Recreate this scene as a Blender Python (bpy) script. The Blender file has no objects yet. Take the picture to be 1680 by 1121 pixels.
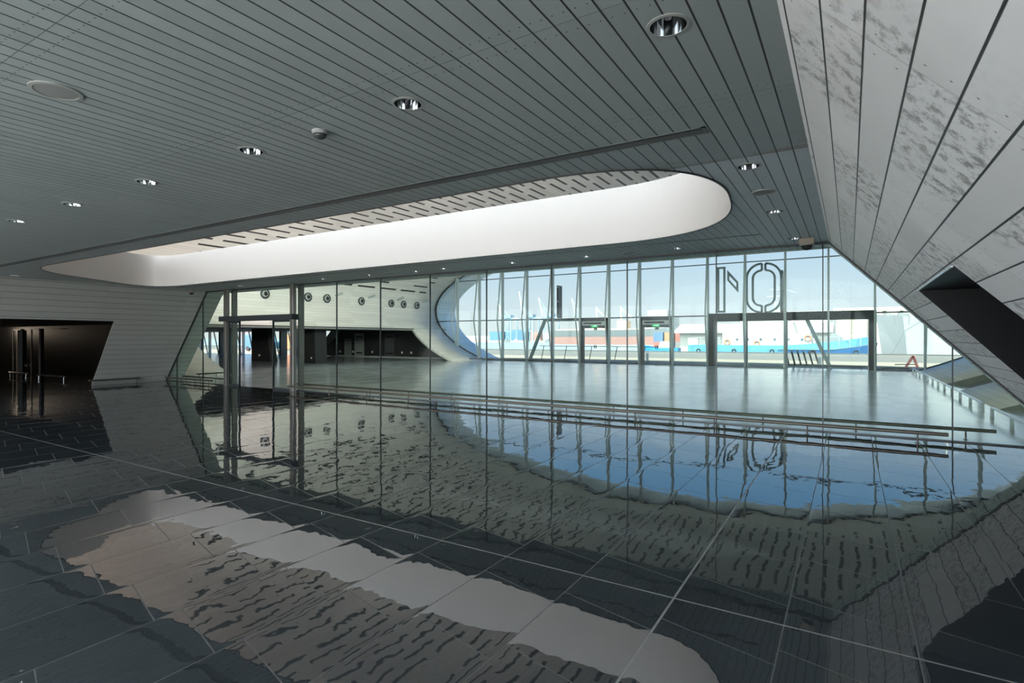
import bpy, bmesh, math, random
from mathutils import Vector, Matrix
from mathutils.geometry import tessellate_polygon
random.seed(7)
SC = bpy.context.scene
COL = SC.collection
PI = math.pi

# ------------------------------------------------------------------ camera, sky, sun, exposure
cam = bpy.data.cameras.new('camera')
co = bpy.data.objects.new('camera', cam); COL.objects.link(co)
co.location = (0, 0, 1.6); co.rotation_euler = (PI/2, 0, math.radians(31.7))
cam.sensor_width = 36; cam.lens = 36*897/1680
cam.shift_y = (555-560.5)/1680
cam.clip_start = .05; cam.clip_end = 5000
SC.camera = co
SC.view_settings.view_transform = 'Standard'; SC.view_settings.look = 'None'
SC.view_settings.gamma = 1; SC.view_settings.use_curve_mapping = False
SC.view_settings.exposure = 0.88
SC.cycles.max_bounces = 14; SC.cycles.diffuse_bounces = 8; SC.cycles.glossy_bounces = 5
SC.cycles.transparent_max_bounces = 24; SC.cycles.transmission_bounces = 6
SC.cycles.sample_clamp_indirect = 6
SC.cycles.caustics_reflective = False; SC.cycles.caustics_refractive = False
SC.cycles.use_denoising = True

W = bpy.data.worlds.new('sky'); SC.world = W; W.use_nodes = True
wn = W.node_tree; wn.nodes.clear()
def wnode(t, **k):
    n = wn.nodes.new(t)
    for a, b in k.items(): setattr(n, a, b)
    return n
tc = wnode('ShaderNodeTexCoord'); sep = wnode('ShaderNodeSeparateXYZ')
wn.links.new(tc.outputs['Generated'], sep.inputs[0])
ramp = wnode('ShaderNodeValToRGB')
cr = ramp.color_ramp
stops = [(0.0, (.30, .33, .34)), (.49, (.55, .6, .62)), (.50, (.88, .88, .92)), (.53, (.80, .85, .98)), (.563, (.66, .78, .99)), (.587, (.54, .70, .98)),
         (.62, (.30, .60, 1.05)), (.67, (.22, .52, 1.12)), (.80, (.17, .36, .72)), (1.0, (.12, .27, .55))]
cr.elements[0].position = stops[0][0]; cr.elements[0].color = (*stops[0][1], 1)
cr.elements[1].position = stops[-1][0]; cr.elements[1].color = (*stops[-1][1], 1)
for p, c in stops[1:-1]:
    e = cr.elements.new(p); e.color = (*c, 1)
mr = wnode('ShaderNodeMapRange'); mr.inputs[1].default_value = -1; mr.inputs[2].default_value = 1
wn.links.new(sep.outputs[2], mr.inputs[0]); wn.links.new(mr.outputs[0], ramp.inputs[0])
# the half of the sky around the sun (behind the viewer) is much brighter and warmer
mr2 = wnode('ShaderNodeMapRange'); mr2.interpolation_type = 'SMOOTHSTEP'
mr2.inputs[1].default_value = .15; mr2.inputs[2].default_value = .9; mr2.inputs[3].default_value = 0; mr2.inputs[4].default_value = 1
neg = wnode('ShaderNodeMath', operation='MULTIPLY'); neg.inputs[1].default_value = -1
wn.links.new(sep.outputs[1], neg.inputs[0]); wn.links.new(neg.outputs[0], mr2.inputs[0])
upm = wnode('ShaderNodeMapRange'); upm.inputs[1].default_value = -.02; upm.inputs[2].default_value = .02
wn.links.new(sep.outputs[2], upm.inputs[0])
mm = wnode('ShaderNodeMath', operation='MULTIPLY')
wn.links.new(mr2.outputs[0], mm.inputs[0]); wn.links.new(upm.outputs[0], mm.inputs[1])
mixw = wnode('ShaderNodeMix', data_type='RGBA', blend_type='MIX')
mixw.inputs[7].default_value = (SUNSIDE := (11.6, 12.7, 13.4, 1))
wn.links.new(mm.outputs[0], mixw.inputs[0]); wn.links.new(ramp.outputs[0], mixw.inputs[6])
bg = wnode('ShaderNodeBackground'); wo = wnode('ShaderNodeOutputWorld')
wn.links.new(mixw.outputs[2], bg.inputs[0]); bg.inputs[1].default_value = .58
wn.links.new(bg.outputs[0], wo.inputs[0])
W.cycles.sampling_method = 'MANUAL'; W.cycles.sample_map_resolution = 1024

sun = bpy.data.lights.new('sun', 'SUN'); sun.energy = 10; sun.angle = math.radians(.6); sun.color = (1, .95, .86)
so = bpy.data.objects.new('sun', sun); COL.objects.link(so)
so.rotation_euler = (math.radians(32), 0, math.radians(12))

def portal(name, loc, rot, sx, sy):
    l = bpy.data.lights.new(name, 'AREA'); l.shape = 'RECTANGLE'; l.size = sx; l.size_y = sy
    l.cycles.is_portal = True
    o = bpy.data.objects.new(name, l); COL.objects.link(o); o.location = loc; o.rotation_euler = rot
portal('sky_portal_front', (-9.9, 33.2, 4.2), (-PI/2, 0, 0), 35, 8.6)
portal('sky_portal_rear', (-9.9, -3.8, 4.2), (PI/2, 0, 0), 35, 8.6)

# ------------------------------------------------------------------ shader helpers
class S:
    def __init__(s, name):
        s.m = bpy.data.materials.new(name); s.m.use_nodes = True
        s.t = s.m.node_tree; s.t.nodes.clear()
        s.out = s.t.nodes.new('ShaderNodeOutputMaterial')
    def n(s, t, **k):
        x = s.t.nodes.new(t)
        for a, b in k.items(): setattr(x, a, b)
        return x
    def set(s, sock, v):
        if isinstance(v, bpy.types.NodeSocket): s.t.links.new(v, sock)
        elif v is not None:
            if isinstance(v, (tuple, list)) and len(v) == 3 and sock.type == 'RGBA': v = (*v, 1)
            sock.default_value = v
    def M(s, op, a, b=None, c=None):
        x = s.n('ShaderNodeMath', operation=op)
        s.set(x.inputs[0], a); s.set(x.inputs[1], b)
        if c is not None: s.set(x.inputs[2], c)
        return x.outputs[0]
    def coords(s, uv=False):
        t = s.n('ShaderNodeTexCoord'); p = s.n('ShaderNodeSeparateXYZ')
        s.t.links.new(t.outputs['UV' if uv else 'Object'], p.inputs[0])
        s.vec = t.outputs['UV' if uv else 'Object']
        return p.outputs[0], p.outputs[1], p.outputs[2]
    def xyz(s, x, y, z=0.0):
        c = s.n('ShaderNodeCombineXYZ'); s.set(c.inputs[0], x); s.set(c.inputs[1], y); s.set(c.inputs[2], z)
        return c.outputs[0]
    def noise(s, vec, scale, detail=2.0, rough=.5, col=False):
        n = s.n('ShaderNodeTexNoise'); s.set(n.inputs['Vector'], vec); n.inputs['Scale'].default_value = scale
        n.inputs['Detail'].default_value = detail; n.inputs['Roughness'].default_value = rough
        return n.outputs[1 if col else 0]
    def white(s, vec, col=False):
        n = s.n('ShaderNodeTexWhiteNoise'); s.set(n.inputs['Vector'], vec)
        return n.outputs[1 if col else 0]
    def step(s, v, a, b, lo=0.0, hi=1.0):
        r = s.n('ShaderNodeMapRange', interpolation_type='SMOOTHSTEP')
        s.set(r.inputs[0], v)
        for i, q in zip((1, 2, 3, 4), (a, b, lo, hi)): s.set(r.inputs[i], q)
        return r.outputs[0]
    def mix(s, f, a, b, mode='MIX'):
        x = s.n('ShaderNodeMix', data_type='RGBA', blend_type=mode)
        s.set(x.inputs[0], f); s.set(x.inputs[6], a); s.set(x.inputs[7], b)
        return x.outputs[2]
    def edge(s, c, period, off, w):
        """1 on a line of width w at off + k*period of coordinate c"""
        f = s.M('FRACT', s.M('DIVIDE', s.M('SUBTRACT', c, off - period/2), period))
        d = s.M('MULTIPLY', s.M('ABSOLUTE', s.M('SUBTRACT', f, .5)), period)
        return s.step(d, w*.35, w*.65, 1.0, 0.0)
    def cell(s, c, period, off):
        return s.M('FLOOR', s.M('DIVIDE', s.M('SUBTRACT', c, off), period))
    def bsdf(s, col=(.5, .5, .5), rough=.5, metal=0.0, spec=.5, ior=1.5, normal=None, emit=None, estr=1.0, coat=0.0):
        b = s.n('ShaderNodeBsdfPrincipled')
        s.set(b.inputs['Base Color'], col); s.set(b.inputs['Roughness'], rough); s.set(b.inputs['Metallic'], metal)
        b.inputs['Specular IOR Level'].default_value = spec; b.inputs['IOR'].default_value = ior
        b.inputs['Coat Weight'].default_value = coat
        if normal is not None: s.set(b.inputs['Normal'], normal)
        if emit is not None:
            s.set(b.inputs['Emission Color'], emit); b.inputs['Emission Strength'].default_value = estr
        s.t.links.new(b.outputs[0], s.out.inputs[0]); return b
    def bump(s, h, dist=.01, strength=.5):
        b = s.n('ShaderNodeBump'); b.inputs['Distance'].default_value = dist; b.inputs['Strength'].default_value = strength
        s.set(b.inputs['Height'], h); return b.outputs[0]

MATS = {}
def plain(name, col, rough=.5, metal=0.0, var=.08, scale=3.0, **k):
    if name in MATS: return MATS[name]
    s = S(name); s.coords()
    n = s.noise(s.vec, scale, 4)
    c = s.mix(n, tuple(v*(1-var) for v in col), tuple(min(1, v*(1+var)) for v in col))
    s.bsdf(c, rough, metal, **k); MATS[name] = s.m; return s.m

def glass(name, tint, ior=1.5, rmul=1.0):
    s = S(name)
    tr = s.n('ShaderNodeBsdfTransparent'); s.set(tr.inputs[0], tint)
    gl = s.n('ShaderNodeBsdfGlossy'); gl.inputs['Roughness'].default_value = 0.0; gl.inputs[0].default_value = (.9, 1, .95, 1)
    fr = s.n('ShaderNodeFresnel'); fr.inputs[0].default_value = ior
    ge = s.n('ShaderNodeNewGeometry')
    f = s.M('MULTIPLY', s.M('MULTIPLY', fr.outputs[0], rmul), s.M('SUBTRACT', 1.0, ge.outputs['Backfacing']))
    mx = s.n('ShaderNodeMixShader'); s.set(mx.inputs[0], f)
    s.t.links.new(tr.outputs[0], mx.inputs[1]); s.t.links.new(gl.outputs[0], mx.inputs[2])
    s.t.links.new(mx.outputs[0], s.out.inputs[0]); MATS[name] = s.m; return s.m

def planks(name, base, kind, period, off, linew, seam, seam_off, uv=False, dots=False, dirt=0.0, slots=False, rough=.5, linecol=.03, warm=0.0, ddots=.09, stain=False):
    s = S(name); x, y, z = s.coords(uv)
    a = {'x': x, 'y': y, 'z': z}[kind[0]]; b = {'x': x, 'y': y, 'z': z}[kind[1]]
    ln = s.edge(a, period, off, linew)
    ca = s.cell(a, period, off); cb = s.cell(b, seam, seam_off)
    rnd = s.white(s.xyz(ca, cb, 1.0))
    rnd2 = s.white(s.xyz(ca, cb, 7.0))
    f = s.M('ADD', .90, s.M('MULTIPLY', rnd, .12))
    grain = s.noise(s.xyz(s.M('MULTIPLY', a, 7.0), s.M('MULTIPLY', b, 1.2), 0.0), 1.0, 5, .6)
    f = s.M('MULTIPLY', f, s.M('ADD', .94, s.M('MULTIPLY', grain, .12)))
    c = s.mix(1.0, base, s.xyz(f, f, f), 'MULTIPLY')
    if warm: c = s.mix(s.M('MULTIPLY', s.step(s.white(s.xyz(ca, cb, 3.0)), .8, .95), warm), c, (.50, .44, .36))
    if dirt:
        v = s.xyz(s.M('MULTIPLY', a, 12.0), s.M('MULTIPLY', b, 7.0), 0.0)
        sm = s.step(s.noise(v, 1.3, 6, .72), .46, .64)
        fld = s.M('MAXIMUM', s.step(s.noise(s.xyz(a, b, 4.0), .8, 2), .40, .58), s.M('MULTIPLY', s.step(b, 5.5, 7.5), .8))
        patch = s.M('MULTIPLY', s.step(s.M('ADD', rnd2, s.M('MULTIPLY', s.step(b, 5.5, 7.5), .25)), .45, .6), fld)
        d = s.M('MULTIPLY', s.M('MULTIPLY', sm, patch), dirt)
        c = s.mix(d, c, (.13, .128, .12))
        hz = s.M('MULTIPLY', s.M('MULTIPLY', s.step(rnd, .6, .7), fld), dirt*.35)
        c = s.mix(hz, c, (.45, .43, .40))
    if stain:   # water stains by the leaning wall and the glass corner
        reg = s.M('MULTIPLY', s.step(a, -3.6, -1.2), s.step(b, 4.6, 5.4))
        blot = s.step(s.noise(s.xyz(s.M('MULTIPLY', a, 2.0), s.M('MULTIPLY', b, 6.0), 2.0), 1.2, 6, .7), .50, .62)
        c = s.mix(s.M('MULTIPLY', s.M('MULTIPLY', reg, blot), .55), c, (.20, .18, .155))
        wob = s.M('MULTIPLY', s.M('SUBTRACT', s.noise(s.xyz(a, b, 9.0), 3.0, 4), .5), .25)
        band = s.step(s.M('ABSOLUTE', s.M('ADD', s.M('SUBTRACT', b, 5.33), wob)), .03, .10, 1.0, 0.0)
        c = s.mix(s.M('MULTIPLY', s.M('MULTIPLY', band, s.step(a, -2.4, -1.8)), .7), c, (.26, .23, .20))
        lift = s.M('MULTIPLY', s.M('GREATER_THAN', b, 5.33), s.step(a, -2.4, -1.2))  # lifts the colour paler and bluer beyond the band, near the corner
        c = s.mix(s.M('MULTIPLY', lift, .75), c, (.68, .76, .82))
    sl = s.edge(b, seam, seam_off, .006)
    dark = s.M('MULTIPLY', sl, .35)
    dark = s.M('MAXIMUM', dark, ln)
    if dots:
        pd = period/2
        fx = s.M('SUBTRACT', s.M('FRACT', s.M('DIVIDE', s.M('SUBTRACT', a, off - pd*.5 + pd/2), pd)), .5)
        fx = s.M('MULTIPLY', fx, pd)
        fb = s.M('SUBTRACT', s.M('FRACT', s.M('DIVIDE', s.M('SUBTRACT', b, seam_off - seam/2), seam)), .5)
        fb = s.M('SUBTRACT', s.M('ABSOLUTE', s.M('MULTIPLY', fb, seam)), ddots)
        r = s.M('SQRT', s.M('ADD', s.M('MULTIPLY', fx, fx), s.M('MULTIPLY', fb, fb)))
        dark = s.M('MAXIMUM', dark, s.M('MULTIPLY', s.step(r, .003, .006, 1.0, 0.0), .8))
    if slots:
        P = .55; L = 1.95
        row = s.cell(a, P, 0.0)
        sh = s.M('ADD', s.M('MULTIPLY', s.M('MODULO', s.M('ABSOLUTE', row), 2.0), .5), s.M('MULTIPLY', s.white(s.xyz(row, 5.0, 0)), .18))
        fa = s.M('MULTIPLY', s.M('ABSOLUTE', s.M('SUBTRACT', s.M('FRACT', s.M('DIVIDE', a, P)), .5)), P)
        q = s.M('ADD', s.M('DIVIDE', b, L), sh)
        fb = s.M('ABSOLUTE', s.M('SUBTRACT', s.M('FRACT', q), .5))
        on = s.M('MULTIPLY', s.step(fa, .058, .068, 1.0, 0.0), s.step(fb, .375, .38, 1.0, 0.0))
        keep = s.M('GREATER_THAN', s.white(s.xyz(row, s.M('FLOOR', q), 2.0)), .06)
        on = s.M('MULTIPLY', on, keep)
        # the slotted field: above the nozzles, over the hall, not over the rear gallery
        lim = s.M('MULTIPLY', s.M('LESS_THAN', s.M('ABSOLUTE', a), SLOT_S), s.M('MULTIPLY', s.M('GREATER_THAN', b, s.M('ADD', 13.9-.58*arc_to(5.7), s.M('MULTIPLY', a, .58))), s.M('LESS_THAN', b, 31.0)))
        on = s.M('MULTIPLY', on, lim)
        dark = s.M('MAXIMUM', s.M('MULTIPLY', dark, .4), on)
    c = s.mix(dark, c, (linecol, linecol, linecol))
    s.bsdf(c, rough, spec=.35, normal=s.bump(s.M('SUBTRACT', 1.0, dark), .01, .6))
    MATS[name] = s.m; return s.m

def floor_mat(name, near):
    s = S(name); x, y, z = s.coords()
    w = .608; L = .69
    row = s.cell(x, w, -.92); fr = s.M('SUBTRACT', s.M('DIVIDE', s.M('SUBTRACT', x, -.92), w), row)
    yy = s.M('ADD', y, s.M('MULTIPLY', fr, .155))
    col = s.cell(yy, L, 2.415)
    e1 = s.edge(x, w, -.92, .007); e2 = s.edge(yy, L, 2.415, .007)
    g = s.M('MAXIMUM', e1, e2)
    st = s.M('MAXIMUM', s.step(s.M('ABSOLUTE', s.M('ADD', x, .92)), .004, .009, 1.0, 0.0), s.step(s.M('ABSOLUTE', s.M('SUBTRACT', y, 3.385)), .004, .009, 1.0, 0.0))
    rnd = s.white(s.xyz(row, col, 0.0), col=True)
    rs = s.n('ShaderNodeSeparateColor'); s.set(rs.inputs[0], rnd)
    base = (.025, .031, .036) if near else (.62, .69, .71)
    f = s.M('ADD', .85, s.M('MULTIPLY', rs.outputs[2], .3))
    c = s.mix(1.0, base, s.xyz(f, f, f), 'MULTIPLY')
    if near:
        c = s.mix(s.M('MULTIPLY', g, .4), c, (.12, .115, .11)); c = s.mix(s.M('MULTIPLY', st, .7), c, (.24, .24, .235))
        amp, tilt = .010, .0042
    else:
        c = s.mix(s.M('MULTIPLY', g, .25), c, (.05, .05, .05)); amp, tilt = .006, .006
    # slow warp of each polished slab and a small tilt of its own
    v = s.xyz(x, y, s.M('MULTIPLY', s.M('ADD', row, s.M('MULTIPLY', col, 7.3)), 3.1))
    n1 = s.n('ShaderNodeSeparateColor'); s.set(n1.inputs[0], s.noise(v, 2.6, 1.5, .45, col=True))
    fine = s.n('ShaderNodeSeparateColor'); s.set(fine.inputs[0], s.noise(v, 15.0, 1, .5, col=True))
    lip = s.M('MULTIPLY', s.step(s.M('ABSOLUTE', s.M('SUBTRACT', fr, .5)), .38, .5), .012)
    nx = s.M('ADD', s.M('MULTIPLY', s.M('SUBTRACT', n1.outputs[0], .5), amp*2), s.M('MULTIPLY', s.M('SUBTRACT', rs.outputs[0], .5), tilt))
    ny = s.M('ADD', s.M('MULTIPLY', s.M('SUBTRACT', n1.outputs[1], .5), amp*2), s.M('MULTIPLY', s.M('SUBTRACT', rs.outputs[1], .5), tilt))
    nx = s.M('ADD', nx, s.M('MULTIPLY', s.M('SUBTRACT', fine.outputs[0], .5), .008))
    ny = s.M('ADD', ny, s.M('MULTIPLY', s.M('SUBTRACT', fine.outputs[1], .5), .008))
    nx = s.M('ADD', nx, s.M('MULTIPLY', lip, s.M('SIGN', s.M('SUBTRACT', fr, .5))))
    nv = s.n('ShaderNodeVectorMath', operation='NORMALIZE'); s.set(nv.inputs[0], s.xyz(nx, ny, 1.0))
    if near: rough = s.M('ADD', .012, s.M('MULTIPLY', s.M('MAXIMUM', g, st), .5)); ior = 1.80
    else: rough = s.M('ADD', .12, s.M('MULTIPLY', s.noise(s.xyz(s.M('MULTIPLY', x, .6), s.M('MULTIPLY', y, 5.0), 0), 1.2, 3), .06)); ior = 1.9
    s.bsdf(c, rough, spec=.5, ior=ior, normal=nv.outputs[0]); MATS[name] = s.m; return s.m

# tube (the elliptical hall) geometry constants, metres
XC, ZC0, EA, BU, BL = -9.9, 3.7, 17.3, 4.75, 5.45
def tube_pt(th, k=1.0):
    sn = math.sin(th)
    return XC + EA*k*math.cos(th), ZC0 + (BU if sn > 0 else BL)*k*sn
SLOT_S = 18.0     # arc length from the crown where the slots stop (set from the ellipse below)
def arc_to(z):
    th = math.asin((z-ZC0)/BU); s_ = 0; p = tube_pt(PI/2); n = 200
    for i in range(1, n+1):
        q = tube_pt(PI/2 + (PI-th-PI/2)*i/n); s_ += math.dist(p, q); p = q
    return s_
SLOT_S = arc_to(4.85)

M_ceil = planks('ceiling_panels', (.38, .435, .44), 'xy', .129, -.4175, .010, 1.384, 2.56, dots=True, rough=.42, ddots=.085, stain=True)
M_rw = planks('right_wall_boards', (.91, .91, .92), 'zy', .167, 3.04, .008, 1.85, .9, dirt=.75, rough=.45, dots=True)
M_lw = planks('left_wall_boards', (.42, .43, .41), 'zy', .167, 3.04, .010, 2.4, .6, rough=.5, linecol=.12, warm=.1)
M_tube = planks('hall_shell_boards', (.84, .81, .765), 'xy', .1833, 0.0, .010, 3.0, .3, uv=True, slots=True, rough=.5, linecol=.02, warm=.1)
M_lip = planks('outer_shell_boards', (.50, .62, .74), 'xy', .21, 0.0, .010, 3.0, .3, uv=True, rough=.35, linecol=.08)  # blue of the sky's light put into the board colour
M_fn = floor_mat('polished_dark_slabs', True); M_ff = floor_mat('hall_floor_slabs', False)
M_white = plain('white_paint', (.43, .427, .42), .5, var=.015)
M_dark = plain('black_cladding', (.013, .014, .015), .45, spec=.3)
M_dark2 = plain('charcoal_cladding', (.035, .035, .036), .5)
M_frame = plain('dark_grey_metal', (.040, .047, .052), .4, .3)
M_mull = plain('grey_green_steel', (.42, .47, .46), .4, .2)
M_post = plain('brushed_steel', (.33, .32, .30), .3, .8)
M_rail = plain('bronze_rail', (.085, .075, .06), .4, .4)
M_lrail = plain('satin_steel', (.62, .64, .66), .28, .8)
M_black = plain('black_rubber', (.012, .012, .012), .6)
M_joint = plain('silicone_joint', (.03, .04, .04), .4)
M_alu = plain('polished_reflector', (.82, .84, .85), .08, 1.0, var=.02)
M_lamp = plain('lamp_glass', (.7, .72, .72), .1)
M_plas = plain('pale_plastic', (.36, .38, .37), .45)
M_mesh = plain('speaker_mesh', (.27, .29, .28), .6)
M_trim = plain('dark_trim', (.03, .03, .03), .5)
M_pglass = glass('partition_glass', (.88, .945, .91, 1), rmul=.14)
M_fglass = glass('facade_glass', (.985, .995, .995, 1), rmul=.12)
M_fglass2 = glass('door_glass', (.985, .99, .99, 1), rmul=.2)

# ------------------------------------------------------------------ mesh helpers
def tag(o, label=None, cat=None, group=None, kind=None):
    if label: o['label'] = label
    if cat: o['category'] = cat
    if group: o['group'] = group
    if kind: o['kind'] = kind
    return o
def worldloc(o):
    v = Vector((0, 0, 0))
    while o is not None: v += Vector(o.location); o = o.parent
    return v
def thing(name, label, cat, loc, group=None):
    o = bpy.data.objects.new(name, None); COL.objects.link(o); o.location = loc; o.empty_display_size = .1
    return tag(o, label, cat, group)
class MB:
    def __init__(s): s.bm = bmesh.new()
    def face(s, pts):
        vs = [s.bm.verts.new(p) for p in pts]
        return s.bm.faces.new(vs)
    def box(s, x0, x1, y0, y1, z0, z1):
        v = [s.bm.verts.new((x, y, z)) for z in (z0, z1) for y in (y0, y1) for x in (x0, x1)]
        for f in ((0, 2, 3, 1), (4, 5, 7, 6), (0, 1, 5, 4), (2, 6, 7, 3), (0, 4, 6, 2), (1, 3, 7, 5)): s.bm.faces.new([v[i] for i in f])
        return s
    def loft(s, rings, close=True, caps=True):
        R = [[s.bm.verts.new(p) for p in r] for r in rings]; n = len(R[0])
        for a, b in zip(R, R[1:]):
            for i in range(n if close else n-1):
                j = (i+1) % n; s.bm.faces.new((a[i], a[j], b[j], b[i]))
        if caps: s.bm.faces.new(list(reversed(R[0]))); s.bm.faces.new(R[-1])
        return s
    def bar(s, p, q, w, h, up=(0, 0, 1)):
        p, q = Vector(p), Vector(q); d = (q-p).normalized(); u = Vector(up)
        if abs(d.dot(u)) > .98: u = Vector((0, 1, 0))
        a = d.cross(u).normalized(); b = a.cross(d).normalized()
        r = [a*w/2+b*h/2, -a*w/2+b*h/2, -a*w/2-b*h/2, a*w/2-b*h/2]
        return s.loft([[p+k for k in r], [q+k for k in r]])
    def tube(s, p, q, r, n=10, r2=None):
        p, q = Vector(p), Vector(q); d = (q-p).normalized()
        a = d.orthogonal().normalized(); b = d.cross(a)
        r2 = r if r2 is None else r2
        ring = lambda c, rr: [c+(a*math.cos(2*PI*i/n)+b*math.sin(2*PI*i/n))*rr for i in range(n)]
        return s.loft([ring(p, r), ring(q, r2)])
    def prism(s, poly, axis, a, b):
        def mk(p, t): return {'x': (t, p[0], p[1]), 'y': (p[0], t, p[1]), 'z': (p[0], p[1], t)}[axis]
        return s.loft([[mk(p, a) for p in poly], [mk(p, b) for p in poly]])
    def lathe(s, prof, c, n=24, axis='z', caps=False):
        rings = []
        for r, h in prof:
            ring = []
            for i in range(n):
                u, v = r*math.cos(2*PI*i/n), r*math.sin(2*PI*i/n)
                ring.append({'z': (c[0]+u, c[1]+v, c[2]+h), 'x': (c[0]+h, c[1]+u, c[2]+v), 'y': (c[0]+u, c[1]+h, c[2]+v)}[axis])
            rings.append(ring)
        return s.loft(rings, caps=caps)
    def build(s, name, mat, parent=None, origin=None, smooth=False, bevel=0, recalc=True):
        me = bpy.data.meshes.new(name)
        if recalc: bmesh.ops.recalc_face_normals(s.bm, faces=s.bm.faces)
        o0 = worldloc(parent) if parent is not None else Vector(origin or (0, 0, 0))
        bmesh.ops.translate(s.bm, verts=s.bm.verts, vec=-o0)
        s.bm.to_mesh(me); s.bm.free()
        me.materials.append(mat)
        if smooth: me.polygons.foreach_set('use_smooth', [True]*len(me.polygons))
        o = bpy.data.objects.new(name, me); COL.objects.link(o)
        if parent is not None: o.parent = parent
        else: o.location = o0
        if bevel:
            m = o.modifiers.new('bevel', 'BEVEL'); m.width = bevel; m.segments = 2; m.limit_method = 'ANGLE'
        return o
def struct(name, mb, mat, label=None, **k):
    o = mb.build(name, mat, **k); o['kind'] = 'structure'
    if label: o['label'] = label
    return o
def solid(o, inside, t):
    """thicken a shell away from a point inside the room"""
    me = o.data; c = Vector(inside)
    for p in me.polygons:
        q = Vector((c.x, p.center.y, c.z))
        if p.normal.dot(q-p.center) < 0: p.flip()
    me.update(); sd = o.modifiers.new('thick', 'SOLIDIFY'); sd.thickness = t; sd.offset = -1
def clip(poly, a, b, c):
    """keep the part of 2-D poly where a*x+b*y+c >= 0"""
    out = []
    for i in range(len(poly)):
        p, q = poly[i], poly[(i+1) % len(poly)]
        dp = a*p[0]+b*p[1]+c; dq = a*q[0]+b*q[1]+c
        if dp >= 0: out.append(p)
        if (dp > 0) != (dq > 0) and dp != dq:
            t = dp/(dp-dq); out.append((p[0]+t*(q[0]-p[0]), p[1]+t*(q[1]-p[1])))
    return out
RX = lambda z: 2.80-.957*z          # right wall leans in
LX = lambda z: -22.05+.855*z        # left wall leans in
CH = 3.24; YP = 10.75; YB = -3.2; YE = 11.35; YF = 32.8

# ------------------------------------------------------------------ large structure
# floors
m = MB(); m.box(-60, 14, YB, YP, -.25, 0); struct('floor', m, M_fn)
m = MB(); m.box(-76, 12, YP, YF+.3, -.25, 0); struct('floor', m, M_ff)
# hole in the gallery slab
def rounded(poly, r, n=10):
    out = []
    N = len(poly)
    for i in range(N):
        p = Vector(poly[i]); a = Vector(poly[i-1]); b = Vector(poly[(i+1) % N])
        rr = r[i] if isinstance(r, (list, tuple)) else r
        pa = p+(a-p).normalized()*rr; pb = p+(b-p).normalized()*rr
        for k in range(n+1):
            t = k/n; q = pa.lerp(p, t).lerp(p.lerp(pb, t), t); out.append((q.x, q.y))
    return out
HOLE = rounded([(-.98, 4.96), (-1.45, 8.93), (-19.35, 9.02), (-16.5, 4.95)], [1.75, 2.0, 1.9, 1.3], 30)
DL = [(-.81-1.82*k, 2.87) for k in range(8)] + [(-.82, 5.62), (-.83, 7.80)] + [(-.77, 10.07), (-2.68, 10.07), (-4.5, 10.1), (-6.25, 10.1), (-8.15, 10.1), (-9.05, 10.15)] \
   + [(-10.6, 10.1), (-12.4, 10.1), (-16.2, 10.1), (-19.0, 7.7), (-18.6, 5.35)]
def circ(c, r, n=20): return [(c[0]+r*math.cos(2*PI*i/n), c[1]+r*math.sin(2*PI*i/n)) for i in range(n)]
# ceiling, tessellated with its round lamp cut-outs
outer = [(RX(CH), YB), (RX(CH), YE), (LX(CH), YE), (LX(CH), YB)]
loops = [outer, HOLE] + [circ(c, .094) for c in DL]
flat = [p for l in loops for p in l]
tris = tessellate_polygon([[Vector((p[0], p[1], 0)) for p in l] for l in loops])
m = MB(); vs = [m.bm.verts.new((p[0], p[1], CH)) for p in flat]
for t in tris:
    try: m.bm.faces.new([vs[i] for i in t])
    except ValueError: pass
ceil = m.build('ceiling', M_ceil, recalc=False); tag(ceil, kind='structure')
for p in ceil.data.polygons:
    if p.normal.z > 0: p.flip()
# gallery floor above it
tris = tessellate_polygon([[Vector((p[0], p[1], 0)) for p in l] for l in ([(7, YB), (7, YE), (-27, YE), (-27, YB)], HOLE)])
m = MB(); fl = [(7, YB), (7, YE), (-27, YE), (-27, YB)] + HOLE; vs = [m.bm.verts.new((p[0], p[1], 3.62)) for p in fl]
for t in tris:
    try: m.bm.faces.new([vs[i] for i in t])
    except ValueError: pass
g = struct('floor', m, plain('gallery_screed', (.50, .39, .33), .6))
# fascia of the slab edge above the glass wall
m = MB(); m.box(-27, 7, YE, YE+.06, CH-.02, 3.9); struct('trim_1', m, M_white)
m = MB(); m.box(LX(CH), RX(CH), YP-.05, YP+.05, CH-.03, CH+.02); struct('trim_2', m, M_trim)
# white rim round the opening
m = MB()
def offs(poly, d):
    out = []; N = len(poly)
    for i in range(N):
        a = Vector(poly[i-1]); b = Vector(poly[(i+1) % N]); t = (b-a).normalized(); out.append((poly[i][0]+t.y*d, poly[i][1]-t.x*d))
    return out
ho = offs(HOLE, .12); cx = sum(p[0] for p in HOLE)/len(HOLE)
if abs(ho[0][0]-cx) < abs(HOLE[0][0]-cx): ho = offs(HOLE, -.12)
m.loft([[(*p, CH-.005) for p in HOLE], [(*p, 4.19) for p in HOLE], [(*p, 4.19) for p in ho], [(*p, CH+.01) for p in ho]], caps=False)
struct('trim_3', m, M_white, 'white upstand round the big ceiling opening', smooth=False)
for_rim = bpy.data.objects['trim_3']
m = MB(); h2 = offs(HOLE, .02 if ho[0] == offs(HOLE, .12)[0] else -.02)
m.loft([[(*p, CH-.012) for p in HOLE], [(*p, CH-.012) for p in h2], [(*p, CH+.0) for p in h2], [(*p, CH+.012) for p in HOLE]], caps=False); struct('trim_4', m, M_trim)

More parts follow.
